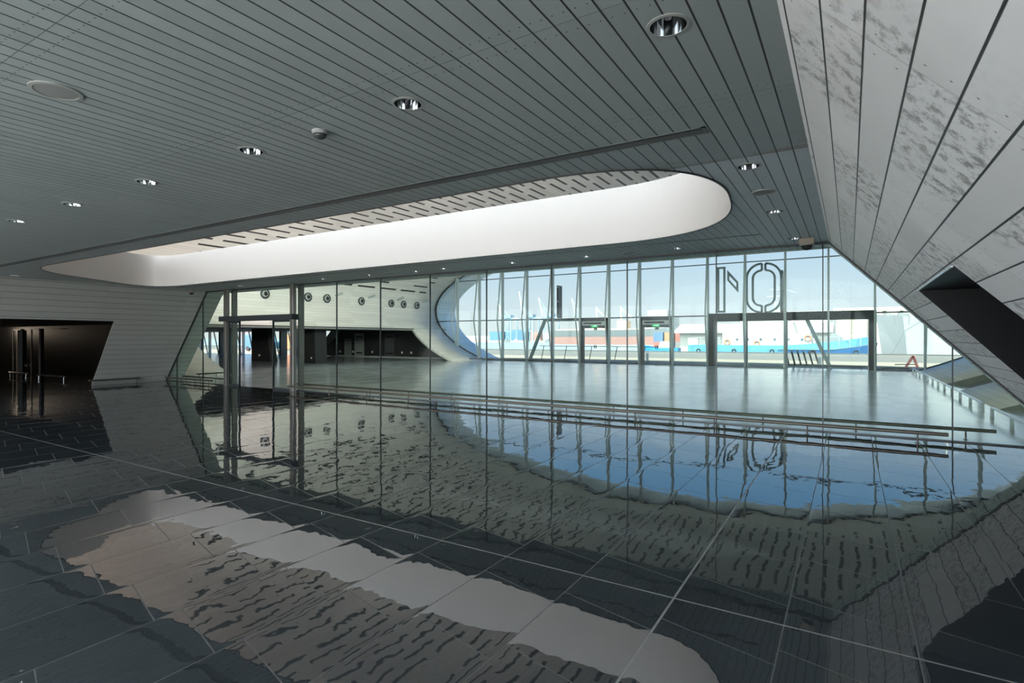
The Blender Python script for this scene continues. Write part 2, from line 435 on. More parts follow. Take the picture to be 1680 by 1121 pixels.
# right wall: leaning plane with the black doorway recess
def wall_quads(m, X, cells):
    for (y0, y1, z0, z1, s0, s1) in cells:   # s0, s1: shear of the y edges with height
        m.face([(X(z0), y0[0], z0), (X(z0), y1[0], z0), (X(z1), y1[1], z1), (X(z1), y0[1], z1)])
m = MB(); ZR = 2.18
wall_quads(m, RX, [((YB, YB), (5.64, 5.60), 0, ZR, 0, 0), ((8.95, 8.27), (YE, YE), 0, ZR, 0, 0), ((YB, YB), (YE, YE), ZR, CH+.01, 0, 0)])
rw = struct('wall_right', m, M_rw)
solid(rw, (-8, 2, 1.5), .05)
# black recess room behind it
m = MB()
m.face([(RX(ZR)-.0, 5.6, ZR), (RX(ZR), 8.27, ZR), (7, 8.6, ZR), (7, 5.6, ZR)])
m.face([(RX(0), 8.95, 0), (RX(ZR), 8.27, ZR), (7, 8.6, ZR), (7, 9.3, 0)])
m.face([(RX(0), 5.64, 0), (RX(ZR), 5.6, ZR), (7, 5.6, ZR), (7, 5.64, 0)])
m.face([(7, 5.64, 0), (7, 9.3, 0), (7, 8.6, ZR), (7, 5.6, ZR)])
struct('wall_right_recess', m, M_dark)
# light metal strip along the head of the recess
m = MB(); m.bar((RX(ZR)-.012, 5.62, ZR-.0), (RX(ZR)-.012, 8.25, ZR-.0), .012, .014); struct('trim_5', m, M_lrail)
# end frame where the wall meets the glass
m = MB(); m.bar((RX(0), YP, 0), (RX(CH), YP, CH), .05, .05, up=(0, 1, 0)); m.bar((LX(0), YP, 0), (LX(CH), YP, CH), .05, .05, up=(0, 1, 0)); struct('trim_6', m, M_trim)

# left wall with the black recess
m = MB(); ZL = 2.15
wall_quads(m, LX, [((YB, YB), (4.0, 4.0), 0, ZL, 0, 0), ((8.35, 8.27), (YE, YE), 0, ZL, 0, 0), ((YB, YB), (YE, YE), ZL, CH+.01, 0, 0)])
lw = struct('wall_left', m, M_lw)
solid(lw, (-8, 2, 1.5), .02)
m = MB()
m.face([(LX(ZL), 4, ZL), (LX(ZL), 8.27, ZL), (-21.5, 10.1, ZL), (-45, 10.1, ZL), (-45, 4, ZL)])          # soffit
m.face([(LX(0), 8.35, 0), (LX(ZL), 8.27, ZL), (-21.5, 10.1, ZL), (-23.2, 10.1, 0)])                       # slanted reveal
m.face([(-21.5, 10.1, ZL), (-23.2, 10.1, 0), (-45, 10.1, 0), (-45, 10.1, ZL)])                            # back
m.face([(-45, 4, 0), (-45, 10.1, 0), (-45, 10.1, ZL), (-45, 4, ZL)])
m.face([(LX(0), 4, 0), (LX(ZL), 4, ZL), (-45, 4, ZL), (-45, 4, 0)])
struct('wall_left_recess', m, M_dark)

# the elliptical hall shell
ths = [math.asin(-ZC0/BL)]
zs = [2.3, 3.7]
a0 = math.asin(-ZC0/BL); a1 = math.asin((2.3-ZC0)/BL)
th = [a0+(a1-a0)*i/6 for i in range(7)] + [a1+(0-a1)*i/3 for i in range(1, 4)]
ag = math.asin((3.62-3.7)/BL)
th += [PI/2*i/20 for i in range(1, 21)]
th = th + [PI-t for t in reversed(th[:-1])]
ys = [YB, 0, 4, 8, YE, 13.4, 13.7, 16.1, 19, 21.2, 23.9, 27, 29.7, YF]
m = MB(); uvl = m.bm.loops.layers.uv.new('UVMap')
arc = [0]
for a, b in zip(th, th[1:]): arc.append(arc[-1]+math.dist(tube_pt(a), tube_pt(b)))
mid = arc[len(arc)//2]; arc = [a-mid for a in arc]
G = {}
for j, y in enumerate(ys):
    for i, t in enumerate(th):
        x, z = tube_pt(t); G[i, j] = m.bm.verts.new((x, y, z))
iz = 6; il = len(th)-1-6
for j in range(len(ys)-1):
    y0, y1 = ys[j], ys[j+1]
    for i in range(len(th)-1):
        zc = (tube_pt(th[i])[1]+tube_pt(th[i+1])[1])/2
        if y1 <= YE and zc < 3.5: continue
        if i < iz and ((y0 >= 13.4 and y1 <= 16.1) or (y0 >= 21.2 and y1 <= 23.9)): continue
        if i >= il and y0 >= 13.7 and y1 <= 29.7: continue
        f = m.bm.faces.new((G[i, j], G[i, j+1], G[i+1, j+1], G[i+1, j]))
        for l, (ii, jj) in zip(f.loops, ((i, j), (i, j+1), (i+1, j+1), (i+1, j))): l[uvl].uv = (arc[ii], ys[jj])
bmesh.ops.delete(m.bm, geom=[v for v in m.bm.verts if not v.link_faces], context='VERTS')
sh = struct('wall_hall_shell', m, M_tube, 'white boarded hall shell with rows of dark slots overhead', smooth=True, recalc=False)
solid(sh, (XC, 20, 3.5), .28)
# outer lip beyond the glass
m = MB(); uvl = m.bm.loops.layers.uv.new('UVMap'); G = {}
yl = [YF, 33.8, 34.9, 36.0]
for j, y in enumerate(yl):
    k = 1+.032*(j/3)
    for i, t in enumerate(th):
        x, z = tube_pt(t, k); G[i, j] = m.bm.verts.new((x, y, max(z, -.1)))
for j in range(3):
    for i in range(len(th)-1):
        f = m.bm.faces.new((G[i, j], G[i, j+1], G[i+1, j+1], G[i+1, j]))
        for l, (ii, jj) in zip(f.loops, ((i, j), (i, j+1), (i+1, j+1), (i+1, j))): l[uvl].uv = (arc[ii], yl[jj])
lip = struct('wall_outer_lip', m, M_lip, 'blue-tinted flaring lip of the hall beyond the glass', smooth=True, recalc=False)
solid(lip, (XC, 34, 3.5), .28)
# step faces joining the low box to the wide hall shell at y = YE
def ell_side(sign, z0, z1, n=14):
    pts = []
    for k in range(n+1):
        z = z0+(z1-z0)*k/n; b = BU if z > ZC0 else BL
        pts.append((XC+sign*EA*math.sqrt(max(0, 1-((z-ZC0)/b)**2)), z))
    return pts
for sg, X, nm in ((1, RX, 'wall_step_right'), (-1, LX, 'wall_step_left')):
    m = MB(); e = ell_side(sg, 0, CH+.1)
    m.loft([[(X(z), YE, z) for x, z in e], [(x, YE, z) for x, z in e]], close=False, caps=False)
    struct(nm, m, M_tube)
# far right recesses: grey-lined
for (a, b) in ((13.4, 16.1), (21.2, 23.9)):
    m = MB(); e = ell_side(1, 0, 2.3, 6)
    for yy in (a+.015, b-.015): m.loft([[(x, yy, z) for x, z in e], [(x+.6, yy, z) for x, z in e]], close=False, caps=False)
    m.face([(e[-1][0], a, 2.3), (e[-1][0], b, 2.3), (e[-1][0]+.6, b, 2.3), (e[-1][0]+.6, a, 2.3)])
    m.loft([[(x+.6, a, z) for x, z in e], [(x+.6, b, z) for x, z in e]], close=False, caps=False)
    struct('wall_right_niche', m, plain('grey_lining', (.24, .25, .225), .5))

# side hall on the left: black soffit, end wall, second glazed mouth
m = MB(); m.box(-76, -26.6, 13.6, YF+.6, 2.24, 2.29); struct('ceiling', m, M_dark2)
X2 = -55.6
def mouth2(z): return EA*math.sqrt(max(0, 1-((z-3.7)/BL)**2))
m = MB()
prof = [(X2+mouth2(z), z) for z in [2.3*k/8 for k in range(9)]]
for a, b in zip(prof, prof[1:]):
    ea, eb = ell_side(-1, a[1], b[1], 1); m.prism([(a[0], a[1]), (ea[0]-.35, a[1]), (eb[0]-.35, b[1]), (b[0], b[1])], 'y', 33.4, 33.7)
struct('wall_end', m, M_dark2)
m = MB(); m.box(-76, -75.7, 13.6, 33.7, 0, 2.4); m.box(-76, -26, 13.3, 13.6, 0, 2.4); struct('wall_side_hall', m, M_dark2)
m = MB()
for a, b in zip(prof, prof[1:]):
    m.prism([(a[0]-.0, a[1]), (a[0]+.3, a[1]), (b[0]+.3, b[1]), (b[0], b[1])], 'y', 32.6, 36)
struct('wall_side_lip', m, M_white)

# rear: windows above, lower storey opened for extra light; seen only in reflections
win_r = bpy.data.objects.new('window_3', None); COL.objects.link(win_r); win_r['kind'] = 'structure'
for k in range(17):
    x = -25.9+2*k; hz = ZC0+BU*math.sqrt(max(0, 1-((x-XC)/EA)**2))
    m = MB(); m.box(x-.06, x+.06, YB-.2, YB, 0 if -21 < x < 1.5 else 3.7, hz); m.build('mullion', M_mull, win_r)
m = MB(); m.box(-27, 7, YB-.2, YB, CH-.1, 3.7); m.build('spandrel', M_mull, win_r)
m = MB(); m.box(-27, 7, YB-.15, YB-.05, 5.8, 5.9); m.build('transom', M_mull, win_r)

# ------------------------------------------------------------------ glass partition
win_p = bpy.data.objects.new('window_2', None); COL.objects.link(win_p); win_p['kind'] = 'structure'
win_p['label'] = 'green-tinted frameless glass wall between the dark foyer and the bright hall'
JX = [-.39+1.74*k for k in range(1, -13, -1)]      # 1.35 ... -21.27
edges_x = [3.2] + JX + [-22.4]
def pane(x0, x1, z0, z1, parent, mat, y=YP, t=.012, name='pane'):
    poly = [(x0, z0), (x1, z0), (x1, z1), (x0, z1)]
    poly = clip(poly, -1, -.957, 2.80); poly = clip(poly, 1, -.855, 22.05)
    if len(poly) < 3: return
    m = MB(); m.prism(poly, 'y', y-t/2, y+t/2); return m.build(name, mat, parent)
DX0, DX1 = -17.82, -14.32
for a, b in zip(edges_x, edges_x[1:]):
    x1, x0 = a-.007, b+.007
    if DX0-.05 < x0 and x1 < DX1+.1: pane(x0, x1, 2.33, CH-.02, win_p, M_pglass)
    else: pane(x0, x1, .015, CH-.02, win_p, M_pglass)
for x in JX:
    if DX0-.1 < x < DX1+.1: continue
    zt = min(CH, (2.8-x)/.957, (x+22.05)/.855)
    m = MB(); m.box(x-.008, x+.008, YP-.02, YP+.02, 0, zt); m.build('joint', M_joint, win_p)
m = MB(); m.box(LX(0), DX0, YP-.02, YP+.02, 0, .02); m.box(DX1, RX(0), YP-.02, YP+.02, 0, .02); m.build('sill', M_frame, win_p)
for x in (DX0, DX1):
    m = MB(); m.box(x-.11, x+.05, YP-.2, YP-.08, 0, CH); m.build('post', M_post, win_p, bevel=.005)
    m = MB(); m.box(x-.02, x+.05, YP+.02, YP+.2, 0, CH); m.build('post', M_post, win_p, bevel=.005)
# sliding door
d1 = bpy.data.objects.new('door_1', None); COL.objects.link(d1); d1.location = (-16.07, YP-.1, 0); d1['kind'] = 'structure'
d1['label'] = 'open sliding glass door in the glass wall'
m = MB(); m.box(-18.12, -14.25, YP-.26, YP-.02, 2.16, 2.33); m.build('door_header', M_frame, d1, bevel=.005)
for (a, b) in ((-17.72, -17.10), (-15.35, -14.42)):
    m = MB()
    m.box(a, a+.04, YP-.15, YP-.10, 0, 2.16); m.box(b-.04, b, YP-.15, YP-.10, 0, 2.16)
    m.box(a, b, YP-.15, YP-.10, .0, .07); m.box(a, b, YP-.15, YP-.10, 2.10, 2.16); lf = m.build('door_leaf', M_frame, d1)
    m = MB(); m.box(a+.04, b-.04, YP-.13, YP-.12, .07, 2.10); m.build('leaf_glass', M_pglass, lf)

# ------------------------------------------------------------------ harbour facade
win_f = bpy.data.objects.new('window_1', None); COL.objects.link(win_f); win_f['kind'] = 'structure'
win_f['label'] = 'tall elliptical glass facade facing the harbour'
MX = [-24.93+2*k for k in range(16)]       # -24.93 ... 5.07
def zlim(x):
    q = math.sqrt(max(0, 1-((x-XC)/EA)**2)); return max(0, ZC0-BL*q), ZC0+BU*q
for x in MX:
    z0, z1 = zlim(x)
    m = MB(); m.box(x-.045, x+.045, YF-.28, YF-.05, z0, z1); mu = m.build('mullion', M_mull, win_f)
    m = MB(); za, zb = z0, min(z1, 6.9)
    zk = 2.88
    yk = YF-.34
    if zk > za+.3:
        m.bar((x, yk, za), (x, yk-.55, zk), .06, .09, up=(0, 1, 0)); m.bar((x, yk-.55, zk), (x, yk, zb), .06, .09, up=(0, 1, 0))
        m.tube((x, yk-.55, zk), (x, YF-.2, zk), .02, 8); m.tube((x, yk-.25, 5.0), (x, YF-.2, 5.0), .015, 8) if zb > 6 else None
        m.build('bowed_strut', M_mull, win_f)
for z, h in ((2.88, .07), (5.84, .05)):
    b = BU if z > ZC0 else BL; q = EA*math.sqrt(1-((z-ZC0)/b)**2)
    m = MB(); m.box(XC-q, XC+q, YF-.06, YF+.02, z-h/2, z+h/2); m.build('transom', M_frame, win_f)
m = MB(); m.box(-22.5, -6.9, YF-.06, YF+.03, 0, .07); m.box(1.1, 2.7, YF-.06, YF+.03, 0, .07); m.build('sill', M_frame, win_f)
zt = [0, 2.88, 5.84, 8.6]
bx = [-27.3] + MX + [7.5]
for x0, x1 in zip(bx, bx[1:]):
    for z0, z1 in zip(zt, zt[1:]):
        if z0 == 0 and (-6.98 < x0 < 1.1 or abs(x0+14.93) < .2 or abs(x0+10.93) < .2): continue
        pts = []
        n = 8
        for k in range(n+1):
            x = x0+(x1-x0)*k/n; lo, hi = zlim(x)
            pts.append((x, max(z0, lo), min(z1, hi)))
        pts = [p for p in pts if p[2]-p[1] > .02]
        if len(pts) < 2: continue
        poly = [(p[0], p[1]) for p in pts] + [(p[0], p[2]) for p in reversed(pts)]
        m = MB(); m.prism(poly, 'y', YF-.006, YF+.006); m.build('pane', M_fglass, win_f)
m = MB(); pr = [tube_pt(t) for t in th]
m.loft([[(x, YF-.03, z) for x, z in pr], [(XC+(x-XC)*.995, YF-.03, ZC0+(z-ZC0)*.99) for x, z in pr], [(XC+(x-XC)*.995, YF+.03, ZC0+(z-ZC0)*.99) for x, z in pr], [(x, YF+.03, z) for x, z in pr]], close=False, caps=False)
m.build('edge_frame', M_trim, win_f)

# exit doors in the facade
def exit_door(idx, x0, x1):
    d = bpy.data.objects.new('door_%d' % idx, None); COL.objects.link(d); d.location = ((x0+x1)/2, YF, 0); d['kind'] = 'structure'
    m = MB(); m.box(x0, x0+.15, YF-.16, YF+.1, 0, 2.88); m.box(x1-.15, x1, YF-.16, YF+.1, 0, 2.88)
    m.box(x0, x1, YF-.16, YF+.1, 2.68, 2.92); m.box(x0, x1, YF-.16, YF+.1, 2.25, 2.42); m.build('door_frame', M_frame, d)
    m = MB(); m.box(x0+.15, x1-.15, YF-.3, YF+.08, 2.43, 2.67); ac = m.build('air_curtain', plain('light_grey_metal', (.5, .52, .52), .4), d)
    m = MB(); m.box(x0+.24, x1-.42, YF-.31, YF-.29, 2.49, 2.61); m.build('grille', M_frame, ac)
    mid = (x0+x1)/2
    for a, b, hx in ((x0+.15, mid, mid-.06), (mid, x1-.15, mid+.06)):
        m = MB(); m.box(a+.01, b-.01, YF-.02, YF-.005, .03, 2.25); lf = m.build('door_leaf', M_fglass2, d)
        m = MB(); m.box(hx-.02, hx+.02, YF-.09, YF-.02, .95, 1.15); m.build('handle', M_black, lf)
        m = MB(); m.box(hx-.07, hx+.07, YF-.04, YF-.0, .0, .09); m.box(hx-.05, hx+.05, YF-.04, YF, 2.12, 2.25); m.build('pivot', M_frame, lf)
exit_door(2, -14.93+.05, -12.93-.05); exit_door(3, -10.93+.05, -8.93-.05)
M_green = S('exit_green'); xx, yy, zz = M_green.coords(); M_green.bsdf((.02, .35, .12), .4, emit=(.03, .55, .2), estr=.7); M_green = M_green.m
M_wht = plain('sign_white', (.9, .9, .88), .5, emit=(.8, .9, .85), estr=.5)
for x, lb in ((-13.93, 'small green exit sign above the left exit door of the facade'), (-9.93, 'small green exit sign above the right exit door, nearer the big dark portal')):
    t = thing('exit_sign', lb, 'exit sign', (x, YF-.2, 2.32), 'exit signs over the facade doors')
    m = MB(); m.box(x-.2, x+.2, YF-.24, YF-.17, 2.30, 2.50); m.build('sign_body', M_green, t)
    m = MB(); m.lathe([(.018, 0), (.018, -.004)], (x-.03, YF-.241, 2.455), 10, 'y', True); m.bar((x-.03, YF-.243, 2.44), (x-.01, YF-.243, 2.39), .03, .004, up=(0, 1, 0))
    m.bar((x-.01, YF-.243, 2.39), (x-.05, YF-.243, 2.335), .018, .004, up=(0, 1, 0)); m.bar((x-.01, YF-.243, 2.39), (x+.03, YF-.243, 2.35), .018, .004, up=(0, 1, 0))
    m.box(x+.07, x+.13, YF-.245, YF-.24, 2.33, 2.47); m.build('running_figure', M_wht, t)

# big dark portal
M_portal = plain('portal_cladding', (.016, .024, .027), .6)
PX0, PX1 = -6.93, 1.14
pt = bpy.data.objects.new('door_4', None); COL.objects.link(pt); pt.location = ((PX0+PX1)/2, YF, 0); pt['kind'] = 'structure'
pt['label'] = 'wide dark entrance portal in the harbour facade'
m = MB(); m.box(PX0, PX1, YF-.25, YF+.9, 2.57, 3.0); m.box(PX0, PX0+.32, YF-.25, YF+.3, 0, 2.57); m.box(PX1-.32, PX1, YF-.25, YF+.3, 0, 2.57); m.build('portal_frame', M_portal, pt, bevel=.01)
m = MB(); m.box(PX1-.33, PX1-.02, YF+.3, YF+1.3, 0, 2.57); m.build('side_panel', plain('pale_pink_panel', (.55, .42, .42), .25), pt)
m = MB(); m.box(PX0+.02, PX0+.3, YF+.3, YF+.9, 0, 2.57); m.build('side_panel', M_frame, pt)
for x, w in ((-4.85, .05), (-2.93, .20)):
    m = MB(); m.box(x-w/2, x+w/2, YF-.1, YF+.0, 0, 2.57); m.build('portal_post', M_frame if w < .1 else M_mull, pt)
for a, b in ((PX0+.32, -4.88), (-4.82, -3.03), (-2.83, PX1-.34)):
    m = MB(); m.box(a, b, YF-.06, YF-.05, .04, 2.57); m.build('pane', M_fglass2, pt)
m = MB(); m.box(PX0+.32, -2.9, YF-.09, YF-.02, 0, .09); m.build('threshold', M_frame, pt)

# ------------------------------------------------------------------ ground outside, harbour water
M_quay = plain('pale_quay_concrete', (.175, .16, .13), .8, var=.12, scale=.15)
M_asph = plain('grey_quay_roadway', (.075, .075, .07), .8, var=.1, scale=.1)
M_pave = plain('pale_forecourt', (.80, .79, .77), .8, var=.06, scale=.3)
m = MB(); m.box(-220, 120, YF+.3, 47, -1.2, -.12); o = m.build('quay_apron', M_quay); tag(o, 'sunlit tan concrete apron outside the glass facade', 'quay', kind='structure')
m = MB(); m.box(-220, 120, 47, 68, -1.2, -.13); o = m.build('quay_road', M_asph); tag(o, 'grey roadway strip along the edge of the quay', 'road', kind='structure')
m = MB(); m.box(-220, 120, 67.6, 68.3, -1.2, -.02); o = m.build('quay_kerb', M_trim); tag(o, kind='structure')
m = MB(); m.box(-220, 120, -120, YB-.4, -1.2, -.12); o = m.build('forecourt', M_pave); tag(o, kind='structure')
s = S('harbour_water'); s.coords()
wv = s.n('ShaderNodeVectorMath', operation='MULTIPLY'); s.set(wv.inputs[0], s.vec); wv.inputs[1].default_value = (.25, 1.0, 1)
s.bsdf((.16, .20, .22), .25, ior=1.33, normal=s.bump(s.noise(wv.outputs[0], .6, 3), .3, .35)); M_water = s.m
m = MB(); m.box(-3000, 3000, 68.2, 4000, -3, -2); o = m.build('harbour_water', M_water); tag(o, 'calm pale harbour water beyond the quay', 'water', kind='stuff')

# ------------------------------------------------------------------ ceiling fittings
def downlight(c, label, group, k=1.0):
    t = thing('downlight', label, 'ceiling light', (c[0], c[1], CH), group)
    m = MB(); m.lathe([(.094*k, .002), (.094*k, -.006), (.112*k, -.004), (.112*k, .002)], (c[0], c[1], CH), 32); m.build('trim_ring', M_plas, t, smooth=False)
    m = MB(); m.lathe([(.0935*k, -.003), (.092*k, .05), (.082*k, .11), (.06*k, .16), (.02, .175)], (c[0], c[1], CH), 32); m.build('reflector', M_alu, t, smooth=True)
    m = MB(); m.lathe([(.001, .03), (.018, .035), (.022, .08), (.018, .13), (.001, .14)], (c[0], c[1], CH), 12, caps=False); m.build('lamp', M_lamp, t, smooth=True)
    return t
ordw = ['largest downlight, at the top of the picture right of centre', 'second downlight from the right in the long front row', 'third downlight from the right in the long front row, left of the dome detector',
        'fourth downlight from the right in the long front row', 'fifth downlight from the right in the long front row', 'sixth downlight from the right in the long front row, near the left picture edge',
        'last downlight of the long front row, cut by the left picture edge', 'hidden end downlight of the long front row']
for i in range(7): downlight(DL[i], ordw[i], 'downlights of the front row')
downlight(DL[8], 'round downlight near the right end of the long ceiling grille', 'downlights by the leaning wall')
downlight(DL[9], 'smaller downlight between the flush round speaker and the glass wall, beside the leaning wall', 'downlights by the leaning wall')
rows = ['small downlight nearest the leaning wall, in the row along the glass', 'second downlight from the right in the row along the glass wall', 'third downlight from the right along the glass wall, left of a speaker',
        'fourth downlight from the right in the row along the glass wall', 'right one of two close small downlights above the hall ceiling slots', 'left one of two close small downlights above the hall ceiling slots',
        'seventh downlight from the right in the row along the glass wall', 'eighth downlight from the right in the row along the glass wall', 'tiny downlight above the sliding door header']
for i, lb in zip(range(10, 19), rows): downlight(DL[i], lb, 'downlights along the glass wall')
downlight(DL[19], 'tiny downlight between the white opening and the left wall', 'downlights at the left wall')
downlight(DL[20], 'tiny downlight at the pointed left tip of the white opening', 'downlights at the left wall')
# put a plain disc where the eighth front-row cut-out would stay open
m = MB(); m.lathe([(.001, -.002), (.11, -.002), (.11, .01)], (*DL[7], CH), 20); o = m.build('blank_cover', M_plas, origin=(*DL[7], CH)); tag(o, 'blank round cover in the ceiling far left of the front row', 'cover')

def speaker(c, r, label):
    t = thing('ceiling_speaker', label, 'speaker', (c[0], c[1], CH), 'flush round ceiling speakers')
    m = MB(); m.lathe([(r, .004), (r, -.008), (r*.84, -.010), (r*.84, -.004)], (*c, CH), 36); m.build('rim', M_plas, t, smooth=False)
    m = MB(); m.lathe([(r*.85, -.006), (r*.5, -.008), (.002, -.009)], (*c, CH), 36); m.build('grille', M_mesh, t)
speaker((-4.475, 1.495), .145, 'large flush round speaker in the ceiling at the upper left')
speaker((-.82, 6.70), .125, 'flush round speaker between the two downlights beside the leaning wall')
speaker((-3.62, 10.12), .125, 'flush round speaker in the ceiling strip along the glass wall')
speaker((-9.9, 10.12), .12, 'small flush round speaker far left in the strip along the glass wall')

t = thing('smoke_detector', 'small domed smoke detector on the ceiling between two front-row downlights', 'smoke detector', (-3.566, 2.883, CH))
m = MB(); m.lathe([(.062, .0), (.062, -.018), (.052, -.028)], (-3.566, 2.883, CH), 28, caps=True); m.build('base', M_plas, t)
m = MB(); m.lathe([(.050, -.026), (.046, -.045), (.030, -.058), (.008, -.062)], (-3.566, 2.883, CH), 28, caps=True)
m.build('sensor_dome', plain('dark_dome', (.06, .065, .07), .25), t, smooth=True)

def dome_camera(c, label, s=1.0):
    t = thing('dome_camera', label, 'security camera', (c[0], c[1], CH))
    m = MB(); m.box(c[0]-.11*s, c[0]+.11*s, c[1]-.08*s, c[1]+.08*s, CH-.10*s, CH); m.build('housing', plain('tan_plastic', (.32, .28, .22), .5), t, bevel=.012)
    m = MB(); m.lathe([(.105*s, -.10*s), (.105*s, -.115*s), (.09*s, -.12*s)], (*c, CH), 24, caps=True); m.build('collar', M_plas, t)
    m = MB(); m.lathe([(.085*s, -.118*s), (.075*s, -.16*s), (.045*s, -.185*s), (.004, -.195*s)], (*c, CH), 24, caps=True); m.build('dome', M_black, t, smooth=True)
dome_camera((-.60, 10.2), 'tan dome camera under the ceiling corner where the leaning wall meets the glass')
dome_camera((-19.05, 10.1), 'small dark dome camera under the ceiling at the left end of the glass wall', .8)

M_ceilmetal = plain('ceiling_metal', (.13, .145, .145), .45)
def slot_grille(x0, x1, y0, y1, n, label):
    t = thing('linear_grille', label, 'air grille', ((x0+x1)/2, (y0+y1)/2, CH), 'linear ceiling grilles')
    m = MB(); w = (y1-y0)
    m.box(x0, x1, y0, y0+w*.14, CH-.005, CH+.0); m.box(x0, x1, y1-w*.10, y1, CH-.005, CH)
    m.box(x1-.035, x1, y0, y1, CH-.005, CH); m.box(x0, x0+.035, y0, y1, CH-.005, CH); m.build('frame', M_ceilmetal, t)
    m = MB(); m.box(x0, x1-.03, y0+w*.1, y1-w*.08, CH-.003, CH-.001); m.build('slot_backing', M_black, t)
    h = w*.7/n
    for k in range(n-1):
        m = MB(); yy = y0+w*.2+h*(k+1); m.box(x0+.03, x1-.03, yy-h*.16, yy+h*.16, CH-.0045, CH-.0025); m.build('louvre', M_ceilmetal, t)
slot_grille(-18.5, -.95, 4.38, 4.53, 4, 'long slotted air grille running across the ceiling before the white opening')
slot_grille(-18.6, -1.2, 9.36, 9.41, 1, 'thin single-slot air grille behind the white opening, along the glass wall')

# ------------------------------------------------------------------ low bumper rails
def rail(p, q, label, group, posts, z=.19, r=.029, flat=False, mat=None, pr=.011):
    mat = mat or M_rail; P, Q = Vector((*p, 0)), Vector((*q, 0)); c = (P+Q)/2
    t = thing('floor_rail', label, 'rail', (c.x, c.y, 0), group)
    m = MB()
    if flat: m.bar(P+Vector((0, 0, z-.015)), Q+Vector((0, 0, z-.015)), .055, .03)
    else: m.tube(P+Vector((0, 0, z-r)), Q+Vector((0, 0, z-r)), r, 12)
    m.build('rail_tube', mat, t, smooth=False)
    for k in range(posts):
        f = (k+.0)/(posts-1) if flat else (.06+.88*k/(posts-1) if posts < 4 else (k+.25)/(posts-.5))
        c = P.lerp(Q, f); m = MB()
        if flat: m.box(c.x-.03, c.x+.03, c.y-.02, c.y+.02, 0, z-.02)
        else: m.tube(c, c+Vector((0, 0, z-r)), pr, 8)
        po = m.build('post', mat, t)
        if not flat:
            m = MB(); m.lathe([(.035, 0), (.035, .004), (.012, .006)], c, 12, caps=True); m.build('base_disc', mat, po)
rail((-14.32, 10.40), (1.25, 10.33), 'long bronze floor rail on the near side of the glass wall', 'floor rails along the glass wall', 11)
rail((-14.90, 11.12), (1.92, 11.08), 'long bronze floor rail on the far side of the glass wall', 'floor rails along the glass wall', 12)
rail((-21.35, 10.38), (-18.3, 10.38), 'short bronze floor rail left of the sliding door, near side of the glass', 'floor rails along the glass wall', 4)
rail((-21.5, 11.08), (-18.15, 11.08), 'short bronze floor rail left of the sliding door, far side of the glass', 'floor rails along the glass wall', 4)
rail((-22.25, 12.0), (-22.25, 13.6), 'short bronze floor rail at the foot of the curved hall wall behind the left glass', 'floor rails in the hall', 3)
rail((-21.75, 8.15), (-21.85, 9.75), 'short bronze floor rail at the foot of the pale left wall', 'floor rails at the left wall', 2)
rail((2.49, 15.7), (2.52, 31.6), 'long flat steel rail at the foot of the right hall wall', 'flat steel rails at the right wall', 12, flat=True, mat=M_lrail)
rail((2.49, 11.5), (2.49, 14.75), 'shorter flat steel rail at the foot of the right hall wall, nearest the glass', 'flat steel rails at the right wall', 3, flat=True, mat=M_lrail)
rail((2.0, 9.0), (2.16, 10.25), 'stub of steel rail at the right picture edge before the glass', 'flat steel rails at the right wall', 2, flat=True, mat=M_lrail)
rail((1.3, 31.9), (2.4, 31.9), 'short dark rail at the facade right of the big portal', 'floor rails at the facade', 2)
rail((-2.7, 32.3), (.7, 32.3), 'dark rail inside the big portal at the facade foot', 'floor rails at the facade', 3)
rail((-22.0, 31.9), (-15.3, 31.9), 'long dark rail at the facade foot left of the exit doors', 'floor rails at the facade', 5)
rail((-25.2+2.4, 31.2), (-24.4+3.6, 31.2), 'tiny dark rail at the far left foot of the facade', 'floor rails at the facade', 2)
rail((-30.1, 8.45), (-28.4, 8.53), 'left pale rail in front of the black foyer recess', 'rails in the black recess', 2, z=.19, mat=M_lrail)
rail((-27.1, 8.45), (-24.9, 8.6), 'right pale rail in front of the black foyer recess', 'rails in the black recess', 2, z=.19, mat=M_lrail)

# ------------------------------------------------------------------ doors of the black recess and the end wall
M_dframe = plain('pale_door_frame', (.88, .85, .82), .5)
def framed_door(idx, x0, x1, y, z1, label, leafmat, fmat, fw=.06, vents=False, back=True):
    d = bpy.data.objects.new('door_%d' % idx, None); COL.objects.link(d); d.location = ((x0+x1)/2, y, 0); d['kind'] = 'structure'; d['label'] = label
    m = MB(); m.box(x0, x0+fw, y-.06, y, 0, z1); m.box(x1-fw, x1, y-.06, y, 0, z1); m.box(x0, x1, y-.06, y, z1-fw, z1); m.build('door_frame', fmat, d)
    m = MB(); m.box(x0+fw, x1-fw, y-.03, y, 0, z1-fw); lf = m.build('door_leaf', leafmat, d)
    m = MB(); m.bar((x1-fw-.12, y-.07, 1.02), (x1-fw-.04, y-.07, 1.02), .02, .03); m.bar((x1-fw-.08, y-.07, 1.02), (x1-fw-.08, y-.03, 1.02), .02, .02); m.build('handle', M_lrail, lf)
    if vents:
        for z in (.32, 1.72):
            m = MB(); m.box(x0+.2, x1-.2, y-.036, y-.028, z-.06, z+.06); m.build('vent', M_black, lf)
framed_door(5, -35.2, -34.1, 10.08, 2.04, 'leftmost pale-framed black door in the foyer recess', M_dark, M_dframe)
framed_door(6, -32.9, -31.9, 10.08, 2.04, 'second pale-framed black door in the foyer recess', M_dark, M_dframe, .05)
m = MB(); m.box(-30.3, -29.5, 10.02, 10.08, 2.0, 2.03); o = m.build('trim_7', M_dframe); o['kind'] = 'structure'
framed_door(7, -35.25, -34.35, 10.02, 2.0, 'door strip', M_dframe, M_dframe) if False else None
